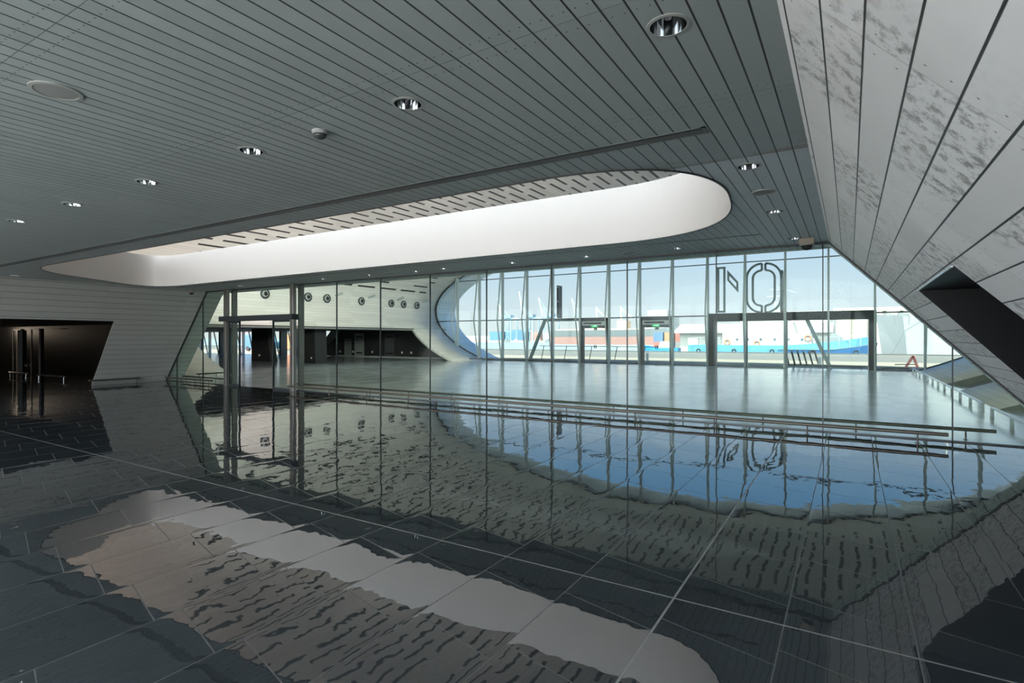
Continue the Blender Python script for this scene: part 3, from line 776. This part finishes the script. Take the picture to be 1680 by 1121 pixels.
m = MB(); m.box(-34.32, -34.14, 9.9, 10.02, 0, 1.98); m.build('open_leaf_edge', M_dframe, bpy.data.objects['door_5'])
M_gdoor = plain('grey_green_door', (.25, .28, .27), .5)
framed_door(8, -38.0, -37.2, 33.4, 1.55, 'low grey service door at the left of the black end wall', M_gdoor, M_gdoor, .05)
framed_door(9, -36.75, -35.6, 33.4, 2.02, 'pale grey door with two dark vents in the black end wall', plain('pale_grey_door', (.36, .38, .36), .5), M_gdoor, .05, True)
framed_door(10, -33.2, -32.0, 33.4, 2.02, 'dark grey door with two vents in the black end wall', plain('dark_grey_door', (.10, .105, .11), .5), M_dark2, .05, True)
m = MB(); m.box(-39, -27, 33.2, 33.38, .0, .10); struct('baseboard_end', m, M_mull)
# sockets
def socket(x, y, z, label, grp, s=.05):
    m = MB(); m.box(x-s, x+s, y-.02, y, z-s, z+s); m.box(x-s*.5, x+s*.5, y-.026, y-.018, z-s*.5, z+s*.5)
    o = m.build('wall_socket', M_wht2, origin=(x, y, z)); tag(o, label, 'socket', grp)
M_wht2 = plain('socket_white', (.85, .85, .83), .4)
for i, (x, lb) in enumerate(((-39.0, 'left of the low grey door'), (-38.6, 'just beside the low grey door'), (-36.95, 'between the two left doors'), (-34.6, 'right of the pale vented door'), (-31.2, 'right of the dark vented door'), (-30.2, 'furthest right near the curved wall'))):
    socket(x, 33.38, .42, 'white wall socket on the black end wall, '+lb, 'sockets on the black end wall', .08)
for x, lb in ((-33.75, 'left one between the two framed doors'), (-33.5, 'middle one between the two framed doors'), (-33.1, 'right one beside the second framed door')):
    socket(x, 10.08, .30, 'small white socket on the black recess wall, '+lb, 'sockets in the black recess', .045)

# black leaning cores in the side hall
def core(poly_near, y0, y1, label, sock=None):
    m = MB(); m.prism(poly_near, 'y', y0, y1); o = m.build('wall_core', M_dark2, origin=(poly_near[0][0], y0, 0)); o['kind'] = 'structure'; o['label'] = label
core([(-30.2, 0), (-28.5, 0), (-28.6, 2.3), (-30.2, 2.3)], 22.7, 23.6, 'black core block behind the glass right of the sliding door')
core([(-35.5, 0), (-33.3, 0), (-33.8, 2.3), (-35.5, 2.3)], 22.9, 23.4, 'black leaning core seen through the open sliding door')
socket(-34.6, 22.9, .42, 'round white socket low on the leaning black core', 'sockets on the cores', .07)
socket(-28.9, 22.7, .35, 'white socket low on the black core block', 'sockets on the cores', .05)

# side hall facade glimpsed through the opening
win_s = bpy.data.objects.new('window_4', None); COL.objects.link(win_s); win_s['kind'] = 'structure'
for k in range(17):
    x = X2-16+2*k; z0 = max(0, 3.7-BL*math.sqrt(max(0, 1-((x-X2)/EA)**2)))
    if z0 > 2.1: continue
    m = MB(); m.box(x-.05, x+.05, 32.3, 32.55, z0, 2.3); m.build('mullion', M_mull, win_s)
    m = MB(); m.bar((x, 32.2, z0), (x, 31.7, 2.3), .07, .09, up=(0, 1, 0)); m.build('bowed_strut', M_wht2, win_s)
for x in (-55.6, -49.6, -45.6, -61.6):
    m = MB(); m.box(x, x+.25, 32.2, 32.9, 0, 2.3); m.box(x+1.7, x+1.95, 32.2, 32.9, 0, 2.3); m.build('door_frame', M_frame, win_s)
portal('sky_portal_side', (X2, 32.9, 1.2), (-PI/2, 0, 0), 34, 2.4)

# ------------------------------------------------------------------ round air nozzles and spotlights on the hall wall
NZ = [15.77, 18.28, 21.05, 22.42, 25.19, 27.92, 29.15, 30.57]
nl = ['leftmost, half hidden at the ceiling edge', 'second from the left, seen between the door posts', 'third from the left, first right of the door post',
      'fourth from the left, right of the door post', 'fifth from the left, standing alone', 'sixth from the left, left of a close pair', 'seventh from the left', 'last on the right, beside the curved mouth']
for y, lb in zip(NZ, nl):
    x = -27.12; z = 4.02
    t = thing('air_nozzle', 'round grey wall nozzle, '+lb, 'air nozzle', (x, y, z), 'round air nozzles on the hall wall')
    m = MB(); m.lathe([(.27, 0), (.27, .05), (.235, .07), (.20, .05), (.20, .01)], (x, y, z), 28, 'x'); m.build('outer_ring', M_frame, t, smooth=True)
    m = MB(); m.lathe([(.20, .0), (.18, .06), (.12, .10), (.10, .06)], (x, y, z), 28, 'x'); m.build('nozzle_ball', M_plas, t, smooth=True)
    m = MB(); m.lathe([(.13, .085), (.004, .105)], (x, y+.02, z), 20, 'x'); m.build('throat', M_black, t)
for y, z, lb in ((23.24, 4.33, 'leftmost, above the gap between nozzles'), (25.95, 4.36, 'right of the lone fifth nozzle'), (28.7, 4.38, 'above the pair of nozzles'), (31.4, 4.36, 'right of the last nozzle')):
    x = -27.06
    t = thing('wall_spotlight', 'small pale wall spotlight on the hall wall, '+lb, 'spotlight', (x, y, z), 'spotlights on the hall wall')
    m = MB(); m.box(x-.05, x+.06, y-.06, y+.06, z-.05, z+.05); m.build('bracket', M_plas, t)
    m = MB(); m.tube((x+.04, y-.25, z-.10), (x+.16, y+.20, z+.10), .06, 14, .085); m.build('lamp_head', M_mull, t)

# ------------------------------------------------------------------ outdoor sign, blades and braces at the facade
M_sign = plain('sign_grey_green', (.16, .22, .225), .45)
def outline(outer, inner, y, name, parent):
    m = MB(); n = len(outer)
    m.loft([[(p[0], y, p[1]) for p in outer], [(p[0], y+.12, p[1]) for p in outer], [(p[0], y+.12, p[1]) for p in inner], [(p[0], y, p[1]) for p in inner], [(p[0], y, p[1]) for p in outer]], caps=False)
    return m.build(name, M_sign, parent)
sy = 33.25
sg = thing('outline_letter', 'tall outlined bar letter of the sign above the portal', 'sign letter', (-6.3, sy, 3.05), 'outlined sign letters above the portal')
outline([(-6.55, 3.08), (-6.10, 3.08), (-6.10, 5.72), (-6.55, 5.72)], [(-6.44, 3.19), (-6.21, 3.19), (-6.21, 5.61), (-6.44, 5.61)], sy, 'letter_outline', sg)
sg = thing('outline_letter', 'slanted outlined sign piece between the bar and the split round letter', 'sign letter', (-5.7, sy, 4.2), 'outlined sign letters above the portal')
outline([(-5.99, 5.52), (-5.40, 4.80), (-5.40, 4.20), (-5.99, 4.92)], [(-5.89, 5.20), (-5.50, 4.74), (-5.50, 4.49), (-5.89, 4.96)], sy, 'letter_outline', sg)
sg = thing('outline_letter', 'big round outlined letter split down the middle, above the portal', 'sign letter', (-4.1, sy, 3.05), 'outlined sign letters above the portal')
def half(cx, sgn, W, H, w, gap):
    out, inn = [], []
    n = 10
    def arcpts(W_, H_, r):
        pts = [(cx+sgn*gap, 4.40+H_)]
        for k in range(n+1):
            a = PI/2*k/n; pts.append((cx+sgn*(W_-r+r*math.sin(a)), 4.40+H_-r+r*math.cos(a)))
        for k in range(n+1):
            a = PI/2*k/n; pts.append((cx+sgn*(W_-r+r*math.cos(a)), 4.40-H_+r-r*math.sin(a)))
        pts.append((cx+sgn*gap, 4.40-H_)); return pts
    return arcpts(W, H, W*.92), arcpts
cx0 = -4.08
def ribbon(pts, w, y, nm, par, closed=True):
    m = MB(); N = len(pts)
    for i in range(N if closed else N-1):
        a, b = pts[i], pts[(i+1) % N]
        if math.dist(a, b) < 1e-4: continue
        m.bar((a[0], y+.06, a[1]), (b[0], y+.06, b[1]), .12, w, up=(0, 0, 1)) if abs(a[0]-b[0]) > abs(a[1]-b[1]) else m.bar((a[0], y+.06, a[1]), (b[0], y+.06, b[1]), w, .12, up=(0, 1, 0))
    return m.build(nm, M_sign, par)
for sgn in (-1, 1):
    pts = []
    def arc(W_, H_, r, rev=False):
        q = [(cx0+sgn*.09, 4.40+H_)]
        q += [(cx0+sgn*(W_-r+r*math.sin(PI/2*k/9)), 4.40+H_-r+r*math.cos(PI/2*k/9)) for k in range(10)]
        q += [(cx0+sgn*(W_-r+r*math.cos(PI/2*k/9)), 4.40-H_+r-r*math.sin(PI/2*k/9)) for k in range(10)]
        q += [(cx0+sgn*.09, 4.40-H_)]
        return q[::-1] if rev else q
    pts = arc(.88, 1.36, .78) + arc(.56, .98, .44, True)
    ribbon(pts, .11, sy, 'letter_half', sg)
def blade(x, z0, z1, label):
    t = thing('blade_sign', label, 'sign', (x, 33.2, z0), 'blade signs on the facade')
    m = MB(); m.box(x-.06, x+.06, 33.40, 34.0, z0, z1); m.build('panel', M_frame, t, bevel=.01)
    for z in (z0+.3*(z1-z0)*0+.15, (z0+z1)/2, z1-.15):
        m = MB(); m.bar((x+.05, 33.5, z), (x+.24, 32.9, z), .04, .04); m.build('bracket', M_mull, t)
blade(-16.98, 2.98, 5.2, 'dark blade sign standing edge-on left of the exit doors')
blade(-3.20, 3.05, 5.35, 'dark blade sign edge-on right of the round outlined letter')
t = thing('canopy_brace', 'slanted grey canopy frame left of the exit doors, outside the glass', 'brace', (-19.2, 33.5, 0), 'slanted canopy frames outside')
m = MB(); m.bar((-19.3, 33.5, -.12), (-18.0, 33.5, 2.85), .16, .22, up=(0, 1, 0)); m.build('leg', M_sign, t)
m = MB(); m.box(-18.05, -15.0, 33.4, 33.62, 2.75, 2.93); m.build('beam', M_sign, t)
t = thing('canopy_brace', 'slanted pale blue-grey leg seen through the big portal', 'brace', (-.9, 33.9, 0), 'slanted canopy frames outside')
m = MB(); m.bar((-.82, 33.95, -.12), (-2.05, 33.95, 2.75), .18, .24, up=(0, 1, 0)); m.build('leg', plain('blue_grey_steel', (.33, .42, .45), .4), t)
# bike hoops, bollards, handrail, folded barrier on the apron
for k in range(6):
    x = -3.35+.30*k; y = 38+.5*k
    m = MB(); a, b = Vector((x+.12, y, -.12)), Vector((x-.10, y+.05, .80-.02*k)); m.tube(a, b, .03, 8)
    m.tube(b, b+Vector((.02, .5, 0)), .03, 8); m.tube(b+Vector((.02, .5, 0)), a+Vector((0, .5, 0)), .03, 8)
    o = m.build('bike_hoop', M_black, origin=(x, y, -.12)); tag(o, 'dark leaning bike hoop outside the portal, ' + ['leftmost and tallest', 'second from left', 'third from left', 'fourth from left', 'fifth from left', 'rightmost and lowest'][k], 'bike rack', 'bike hoops outside the portal')
for x, y, z, lb in ((-1.62, 40, .42, 'white bollard at the foot of the slanted leg behind the portal'), (-13.55, 40.5, .75, 'left white bollard outside between the exit doors'), (-12.85, 40, .55, 'right white bollard outside between the exit doors')):
    t = thing('bollard', lb, 'bollard', (x, y, -.12), 'white bollards on the apron')
    m = MB(); m.lathe([(.11, 0), (.10, z-.02), (.08, z+.06), (.01, z+.09)], (x, y, -.12), 14, caps=True); m.build('post', M_wht2, t)
    m = MB(); m.lathe([(.15, 0), (.15, .03), (.10, .04)], (x, y, -.12), 14, caps=True); m.build('foot', M_plas, t)
t = thing('handrail', 'dark leaning handrail outside the glass by the left exit door', 'handrail', (-16, 40, -.12))
m = MB(); m.tube((-22, 40, .95), (-12.0, 40, .95), .022, 8); m.build('top_rail', M_frame, t)
for x in (-21.6, -19.5, -17.3, -15.2, -13.0):
    m = MB(); m.tube((x-.22, 40, -.12), (x, 40, .95), .03, 8); m.build('post', M_black, t)
M_red = plain('faded_red_plastic', (.5, .17, .15), .5)
t = thing('folding_barrier', 'small pink-red folding barrier standing outside right of the portal', 'barrier', (3.1, 40, -.12))
m = MB(); m.bar((2.85, 40, -.12), (3.2, 40, .55), .14, .04, up=(0, 1, 0)); m.bar((3.4, 40, -.12), (3.2, 40, .55), .14, .04, up=(0, 1, 0)); m.build('panel', M_red, t)
m = MB(); m.bar((2.3, 40, .02), (3.3, 40, .05), .05, .05); m.build('foot', M_frame, t)

# ------------------------------------------------------------------ ships, cranes, sheds
M_sw = plain('ship_white', (.20, .20, .20), .5); M_sb = plain('tug_light_blue', (.05, .17, .27), .45); M_db = plain('tug_deep_blue', (.008, .06, .16), .4)
M_navy = plain('navy_pale_grey', (.19, .20, .205), .5); M_win = plain('ship_window', (.03, .05, .06), .2); M_or = plain('lifebuoy_orange', (.42, .13, .06), .5)
M_pink = plain('hull_faded_red', (.20, .105, .09), .6); M_hg = plain('hull_grey', (.085, .095, .10), .6); M_tan = plain('deck_tan', (.32, .24, .17), .6)
M_cb = plain('crane_pale_blue', (.12, .18, .23), .5); M_cw = plain('crane_white', (.20, .21, .22), .5); M_cont = plain('container_blue', (.03, .085, .14), .6)
def hull(m, x0, x1, y, half, zb, zt, bow=1, flare=.5, bowh=1.0, n=14, stern=.6):
    """ship hull along X: bow at x1 if bow > 0"""
    rings = []
    L = x1-x0
    for k in range(n+1):
        t = k/n; s_ = t if bow > 0 else 1-t
        w = half*min(1, stern+(1-stern)*min(1, s_/.2))*(math.sqrt(max(0, 1-max(0, (s_-.6)/.4)**2.2)) if s_ > .6 else 1)
        w = max(w, .03); top = zt+bowh*max(0, (s_-.5)/.5)**2
        x = x0+L*t; fl = flare*max(0, (s_-.75)/.25)*bow
        rings.append([(x+fl, y-w, top), (x, y-w*.85, zb), (x, y+w*.85, zb), (x+fl, y+w, top)])
    m.loft(rings)
    return m
# blue and white tug
TY = 72.0
t = thing('tugboat', 'blue and white tugboat moored behind the quay, seen through the big portal', 'boat', (-9, TY, -2))
m = MB(); hull(m, -17.4, 1.4, TY, 2.6, -2.0, .75, 1, .9, 1.1); m.build('hull', M_sb, t)
m = MB(); hull(m, -6.0, 1.75, TY-.02, 2.66, -1.8, .25, 1, .9, .85, stern=.98); m.build('bow_plating', M_db, t)
m = MB(); hull(m, -7.0, 1.8, TY-.05, 2.70, .22, .30, 1, .95, .85, stern=.98); m.build('rubbing_strake', M_sw, t)
m = MB(); m.prism([(-13.2, .7), (-3.6, .7), (-3.8, 2.2), (-13.2, 2.2)], 'y', TY-1.9, TY+1.9); dk = m.build('deckhouse', M_sw, t, bevel=.06)
for x in (-11.5, -10.3, -8.9, -7.4, -6.0, -4.6):
    m = MB(); m.lathe([(.15, 0), (.15, -.03), (.01, -.03)], (x, TY-1.9, 1.45), 12, 'y'); m.build('porthole', M_win, dk)
m = MB(); m.prism([(-10.8, 2.2), (-5.2, 2.2), (-5.6, 3.5), (-10.6, 3.5)], 'y', TY-1.5, TY+1.5); m.build('upper_deckhouse', M_sw, t, bevel=.06)
m = MB(); m.prism([(-8.9, 3.5), (-5.9, 3.5), (-6.4, 4.9), (-8.7, 4.9)], 'y', TY-1.2, TY+1.2); wh = m.build('wheelhouse', M_sw, t, bevel=.06)
for x in (-8.4, -7.8, -7.2, -6.6):
    m = MB(); m.box(x-.22, x+.22, TY-1.22, TY-1.19, 4.1, 4.6); m.build('window', M_win, wh)
m = MB(); m.tube((-7.6, TY, 4.9), (-7.6, TY, 8.2), .10, 8, .04); m.bar((-8.5, TY, 6.6), (-6.7, TY, 6.6), .06, .06); m.bar((-8.2, TY, 7.4), (-7.0, TY, 7.4), .05, .05); m.bar((-7.6, TY, 7.8), (-5.2, TY, 6.9), .04, .04); m.tube((-7.1, TY, 4.9), (-7.6, TY, 7.0), .03, 6); m.build('mast', M_cw, t)
m = MB(); m.lathe([(.55, 0), (.50, 1.6), (.42, 1.7)], (-10.0, TY, 2.2), 16, caps=True); m.build('funnel', M_sw, t)
for x, z in ((-12.6, 1.1), (-9.3, .95), (-4.0, 1.6)):
    m = MB(); m.lathe([(.30, 0), (.36, -.06), (.30, -.12), (.22, -.06), (.30, 0)], (x, TY-1.95, z), 18, 'y'); m.build('lifebuoy', M_or, t)
m = MB()
for x in [-16.8+1.1*k for k in range(4)] + [-3.0+1.0*k for k in range(5)]: m.tube((x, TY-2.2, .7), (x, TY-2.2, 1.7), .03, 6)
m.bar((-16.8, TY-2.2, 1.7), (-13.4, TY-2.2, 1.7), .04, .04); m.bar((-16.8, TY-2.2, 1.25), (-13.4, TY-2.2, 1.25), .03, .03); m.bar((-3, TY-2.2, 1.7), (1.0, TY-2.2, 1.9), .04, .04); m.build('deck_railing', M_cw, t)
m = MB(); m.prism([(-2.3, .8), (-.6, .8), (-.6, 1.6), (-1.4, 2.2), (-2.3, 1.6)], 'y', TY-.8, TY+.8); m.build('winch_shelter', M_hg, t)
m = MB()
for k in range(5): m.lathe([(.24, 0), (.28, -.1), (.24, -.2), (.12, -.1), (.24, 0)], (-15.8+4.1*k, TY-2.75, .05), 14, 'y')
m.build('tyre_fenders', M_black, t)
# second small blue boat
t = thing('pilot_boat', 'small bright blue boat moored left of the tug, behind the right exit door', 'boat', (-18.5, 71, -2))
m = MB(); hull(m, -23.6, -18.6, 71, 1.3, -2.0, .35, -1, .5, .5); m.build('hull', plain('bright_blue_paint', (.01, .13, .26), .4), t)
m = MB(); m.prism([(-21.2, .3), (-19.4, .3), (-19.5, 1.2), (-20.8, 1.2)], 'y', 70.3, 71.7); m.build('cabin', M_sw, t)
m = MB(); m.tube((-19.8, 71, 1.2), (-19.8, 71, 2.8), .05, 6); m.build('mast', M_cw, t)
# navy vessel
t = thing('navy_ship', 'pale grey warship moored on the right behind the leaning wall edge', 'ship', (10, 76, -2))
m = MB(); hull(m, 3.4, 34, 77, 4.5, -2, 3.0, -1, .8, 1.4, stern=.8); m.build('hull', M_navy, t)
for (a, b, z0, z1) in ((6.2, 20, 3.0, 5.6), (7.2, 15, 5.6, 7.2)):
    m = MB(); m.prism([(a, z0), (b, z0), (b-.8, z1), (a+.6, z1)], 'y', 74.6, 79.4); m.build('superstructure', M_navy, t, bevel=.08)
m = MB(); m.prism([(4.4, 3.6), (6.0, 3.6), (5.7, 4.4), (4.8, 4.5)], 'y', 76, 78); m.bar((3.0, 77, 4.6), (4.9, 77, 4.1), .14, .14); m.build('gun_turret', M_hg, t)
m = MB(); m.tube((9.2, 77, 7.2), (9.2, 77, 12.0), .18, 8, .08); m.bar((7.6, 77, 9.6), (10.8, 77, 9.6), .12, .12); m.bar((8.0, 77, 10.9), (10.4, 77, 10.9), .1, .1)
m.tube((8.2, 77, 7.2), (9.2, 77, 10), .07, 6); m.tube((10.2, 77, 7.2), (9.2, 77, 10), .07, 6); m.build('mast', M_navy, t)
m = MB(); m.lathe([(.9, 0), (.9, .15), (.2, .35)], (7.2, 76.2, 7.3), 16, caps=True); m.bar((5.9, 75, 6.3), (9.4, 75, 6.3), .5, .12); m.build('radar', M_hg, t)
m = MB()
for k in range(10):
    m.tube((4.2+1.3*k, 73.4, 3.1), (4.2+1.3*k, 73.4, 4.1), .035, 6)
m.bar((4.2, 73.4, 4.1), (16, 73.4, 4.1), .05, .05); m.build('deck_railing', M_hg, t)
for x, z in ((13.2, 4.4), (15.0, 4.4), (12.2, 1.6), (14.4, 1.6)):
    m = MB(); m.lathe([(.2, 0), (.2, -.3), (.01, -.3)], (x, 74.6 if z > 3 else 72.7, z), 10, 'y'); m.build('porthole', M_win, t)
# bulk carrier with faded red hull
t = thing('cargo_ship', 'long cargo ship with faded red hull and deck cranes across the water', 'ship', (-115, 300, -2))
m = MB(); hull(m, -154, -76, 300, 9, -2.0, 2.3, 1, 2, .6, stern=.9); m.build('lower_hull', M_pink, t)
m = MB(); hull(m, -154.5, -74.5, 300, 9.3, 2.3, 6.2, 1, 2, 2.0, stern=.9); m.build('upper_hull', M_hg, t)
m = MB(); m.box(-150, -80, 294, 306, 6.2, 7.0); m.build('hatch_deck', M_tan, t)
for x in (-125, -110):
    m = MB(); m.box(x-3, x+3, 297, 303, 7, 11.5); m.build('deck_house', plain('brown_box', (.34, .24, .17), .6), t)
    m = MB(); m.tube((x-1.5, 300, 11.5), (x-2, 300, 20), .5, 8, .3); m.bar((x-2, 300, 19), (x+5, 300, 13), .5, .5); m.build('deck_crane', M_tan, t)
m = MB(); m.box(-98, -80, 295, 305, 7, 13.5); m.box(-95, -84, 296, 304, 13.5, 17); m.build('bridge_house', M_sw, t)
m = MB(); m.box(-96, -82, 294.8, 295, 10.6, 11.4); m.build('bridge_windows', M_win, t)
# low wall of containers and the gantry cranes
grp = 'container blocks on the far quay'
for i, (x0, x1, z1, mt, lb) in enumerate(((-392, -372, 10, M_cont, 'leftmost dark blue container block on the far quay'), (-368, -336, 12, M_cont, 'wide dark blue container block under the cranes'), (-333, -318, 9, M_pink, 'rusty red container block between the cranes'), (-300, -286, 8, M_hg, 'grey container block right of the cranes'))):
    m = MB()
    for r in range(3): m.box(x0, x1-2*r, 580+4*r, 586+4*r, -2, z1-r*1.2)
    o = m.build('container_block', mt, origin=(x0, 560, -2)); tag(o, lb, 'containers', grp)
for i, (x, y, hh, lb) in enumerate(((-352, 548, 46, 'left harbour gantry crane with raised white boom'), (-322, 548, 52, 'middle harbour gantry crane with the tallest raised boom'), (-296, 548, 44, 'right harbour gantry crane with raised white boom'))):
    t = thing('gantry_crane', lb, 'crane', (x, y, -2), 'gantry cranes across the harbour')
    m = MB()
    for dx in (0, 12):
        for dy in (0, 14): m.bar((x+dx, y+dy, -2), (x+dx, y+dy, 24), 1.1, 1.1)
    m.bar((x, y, 10), (x+12, y, 10), .9, .9); m.bar((x, y, 10), (x+12, y, 24), .6, .6); m.build('legs', M_cb, t)
    m = MB(); m.bar((x-4, y+6, 25), (x+20, y+6, 25), 1.6, 1.8); m.box(x+2, x+10, y+2, y+10, 25.5, 29); m.build('main_beam', M_cb, t)
    m = MB(); m.bar((x-1, y, 25), (x-6, y, hh+4), 1.5, 1.5); m.bar((x+2, y, 25), (x-3, y, hh-6), .5, .5); m.build('raised_boom', M_cw, t)
    m = MB(); m.bar((x+4, y, 25), (x, y, 38), .9, .9); m.bar((x+12, y, 25), (x, y, 38), .6, .6); m.bar((x, y, 38), (x-6, y, hh+3), .35, .35); m.build('mast_frame', M_cb, t)
t = thing('mobile_crane', 'thin lattice harbour crane far behind the left exit door', 'crane', (-232, 500, -2))
m = MB(); m.bar((-228, 500, 0), (-238, 500, 42), .8, .8); m.bar((-238, 500, 42), (-226, 500, 20), .3, .3); m.build('jib', M_cw, t)
m = MB(); m.box(-231, -225, 497, 503, -2, 8); m.build('cab', M_cb, t)
# row of small moored boats along the far jetty
for k in range(9):
    x = -265+10.5*k; m = MB(); hull(m, x, x+6.5, 415, 1.2, -2, -.4, 1, .4, .3, n=6); m.box(x+1.5, x+4, 414.2, 415.8, -.4, 1.1)
    o = m.build('moored_boat', M_sw if k % 2 else M_hg, origin=(x, 415, -2))
    tag(o, 'tiny moored boat at the far jetty, ' + ['first', 'second', 'third', 'fourth', 'fifth', 'sixth', 'seventh', 'eighth', 'ninth'][k] + ' from the left', 'boat', 'tiny boats at the far jetty')
m = MB(); m.box(-330, -172, 418, 421, -2, -.6); o = m.build('jetty', plain('jetty_brown', (.30, .20, .15), .7)); tag(o, 'low brown jetty across the water behind the tiny boats', 'jetty')
m = MB(); m.box(-900, 420, 900, 920, -2, 6); m.box(-560, -380, 880, 900, -2, 12); o = m.build('far_shore', plain('far_shore', (.28, .30, .31), .9)); tag(o, 'hazy low far shore of the harbour', 'shore', kind='structure')
# warehouse and silos behind the tug
t = thing('warehouse', 'long pale low warehouse with flat roof behind the tug', 'building', (-24, 140, -2))
m = MB(); m.box(-36, -4, 138, 150, -2, 2.8); m.build('wall', plain('pale_wall', (.19, .18, .165), .8), t)
m = MB(); m.prism([(136, 2.8), (151, 2.8), (151, 3.6), (143, 5.2), (136, 3.3)], 'x', -37, -3); m.build('roof', plain('grey_roof', (.14, .14, .14), .8), t)
for k in range(7):
    m = MB(); m.box(-34+4.3*k, -31.6+4.3*k, 137.8, 138, -1, 1.6); m.build('bay_door', plain('bay_tan', (.45, .40, .32), .8), t)
t = thing('silo_block', 'tall cream block of grain silos on the right horizon', 'building', (8, 236, -2))
for k in range(6):
    m = MB(); m.lathe([(2.6, 0), (2.6, 13.5)], (-2+5.0*k, 236, -2), 20, caps=True); m.build('silo', plain('silo_cream', (.27, .25, .21), .8), t, smooth=False)
m = MB(); m.box(-5, 26, 234, 238, 11.3, 12.6); m.build('top_gallery', plain('silo_cream', (.27, .25, .21), .8), t)
t = thing('pale_building', 'long pale building with window bays behind the tug bow', 'building', (-12, 190, -2))
m = MB(); m.box(-30, -5, 188, 200, -2, 9); m.build('wall', plain('cream_wall', (.28, .27, .25), .8), t)
m = MB(); m.box(-31, -4, 187.6, 200, 9, 9.8); m.build('parapet', M_sw, t)
for k in range(6):
    m = MB(); m.box(-28.5+4*k, -26.3+4*k, 187.8, 188, 1, 7); m.build('window', plain('tan_window', (.30, .27, .23), .6), t)
# parked vehicles and goods glimpsed through the side hall glass
for x, y, mt, lb, ct, nm in ((-66, 44, M_cont, 'dark blue van outside the side hall glass', 'van', 'van'), (-57, 43, M_or, 'orange van outside the side hall glass, right of the blue one', 'van', 'van')):
    t = thing(nm, lb, ct, (x, y, -.12))
    m = MB(); m.prism([(x-2.4, .25), (x+2.5, .25), (x+2.5, 1.1), (x+1.8, 1.25), (x+1.3, 2.0), (x-2.3, 2.05)], 'y', y-1, y+1); m.build('body', mt, t, bevel=.08)
    for dx in (-1.5, 1.6):
        m = MB(); m.lathe([(.34, -1.03), (.34, -.8), (.05, -.8)], (x+dx, y, .22), 18, 'y', True); m.build('wheel', M_black, t)
    m = MB(); m.box(x-.2, x+1.2, y-1.02, y-.98, 1.25, 1.8); m.build('window', M_win, t)

# ------------------------------------------------------------------ added fill lights, unseen on the gallery floor, brightening the long hall wall
for i, (x, ty) in enumerate(((-14, 17), (-8, 23), (-2, 28))):
    t = thing('added_fill_light', ['left', 'middle', 'right'][i]+' added unseen fill light on the gallery floor above the glass wall', 'fill light', (x, 11.0, 3.62), 'added fill lights on the gallery edge')
    m = MB(); m.tube((x, 11, 3.62), (x, 11, 4.0), .03, 10); m.lathe([(.12, 0), (.12, .02), (.03, .03)], (x, 11, 3.62), 16, caps=True); m.build('stand', M_frame, t)
    d = (Vector((-27, ty, 3.4))-Vector((x, 11, 4.1))).normalized(); c = Vector((x, 11, 4.1))
    m = MB(); m.tube(c-d*.22, c-d*.02, .10, 18, .15); m.build('lamp_head', M_frame, t)
    l = bpy.data.lights.new('fill_beam', 'SPOT'); l.energy = (1300, 2400, 3400)[i]; l.spot_size = math.radians(75); l.spot_blend = 1.0; l.shadow_soft_size = .12; l.color = (1, .95, .88)
    o = bpy.data.objects.new('fill_beam', l); COL.objects.link(o); o.parent = t; o.location = c+d*.02-Vector((x, 11.0, 3.62)); o.rotation_euler = d.to_track_quat('-Z', 'Y').to_euler()

# small warm lamp inside the black recess, just outside the left picture edge
t = thing('recess_lamp', 'small warm ceiling lamp in the black foyer recess at the left picture edge', 'ceiling lamp', (-36.6, 8.9, 2.15))
m = MB(); m.lathe([(.10, 0), (.10, -.03), (.08, -.05)], (-36.6, 8.9, 2.15), 20, caps=True); m.build('lamp_body', M_plas, t)
l = bpy.data.lights.new('lamp_light', 'POINT'); l.energy = 20; l.color = (1, .82, .62); l.shadow_soft_size = .06
o = bpy.data.objects.new('lamp_light', l); COL.objects.link(o); o.parent = t; o.location = (0, 0, -.15)

t = thing('added_fill_light', 'added unseen warm narrow fill light on the gallery floor at the right end of the opening', 'fill light', (.2, 6.6, 3.62))  # added fill light, out of view, warming the left end of the opening
m = MB(); m.tube((.2, 6.6, 3.62), (.2, 6.6, 4.0), .03, 10); m.lathe([(.12, 0), (.12, .02), (.03, .03)], (.2, 6.6, 3.62), 16, caps=True); m.build('stand', M_frame, t)
c = Vector((.2, 6.6, 4.1)); d = (Vector((-21, 7.6, 4.6))-c).normalized()
m = MB(); m.tube(c-d*.22, c-d*.02, .10, 18, .15); m.build('lamp_head', M_frame, t)
l = bpy.data.lights.new('fill_beam', 'SPOT'); l.energy = 6500; l.spot_size = math.radians(34); l.spot_blend = 1.0; l.shadow_soft_size = .12; l.color = (1, .88, .74)
o = bpy.data.objects.new('fill_beam', l); COL.objects.link(o); o.parent = t; o.location = c+d*.02-Vector((.2, 6.6, 3.62)); o.rotation_euler = d.to_track_quat('-Z', 'Y').to_euler()

# small stack of shipping containers between the cargo ship and the warehouse
cc = [(.16, .05, .04), (.03, .07, .14), (.10, .10, .10), (.03, .07, .14), (.17, .09, .04), (.16, .05, .04)]
cn = ['rusty red', 'dark blue', 'grey', 'dark blue', 'orange brown', 'rusty red']
for k in range(6):
    i, j = k % 3, k//3; x0 = -46.4+3.0*i; z0 = -2+2.6*j
    m = MB(); m.box(x0, x0+2.6, 150, 162, z0, z0+2.6)
    for q in range(5): m.box(x0+.25+.5*q, x0+.4+.5*q, 149.93, 150, z0+.15, z0+2.45)
    o = m.build('shipping_container', plain('container_'+cn[k].replace(' ', '_'), cc[k], .6), origin=(x0, 150, z0))
    tag(o, cn[k]+' shipping container left of the warehouse, '+['left', 'middle', 'right'][i]+' one of the '+['lower', 'upper'][j]+' row', 'container', 'containers beside the warehouse')
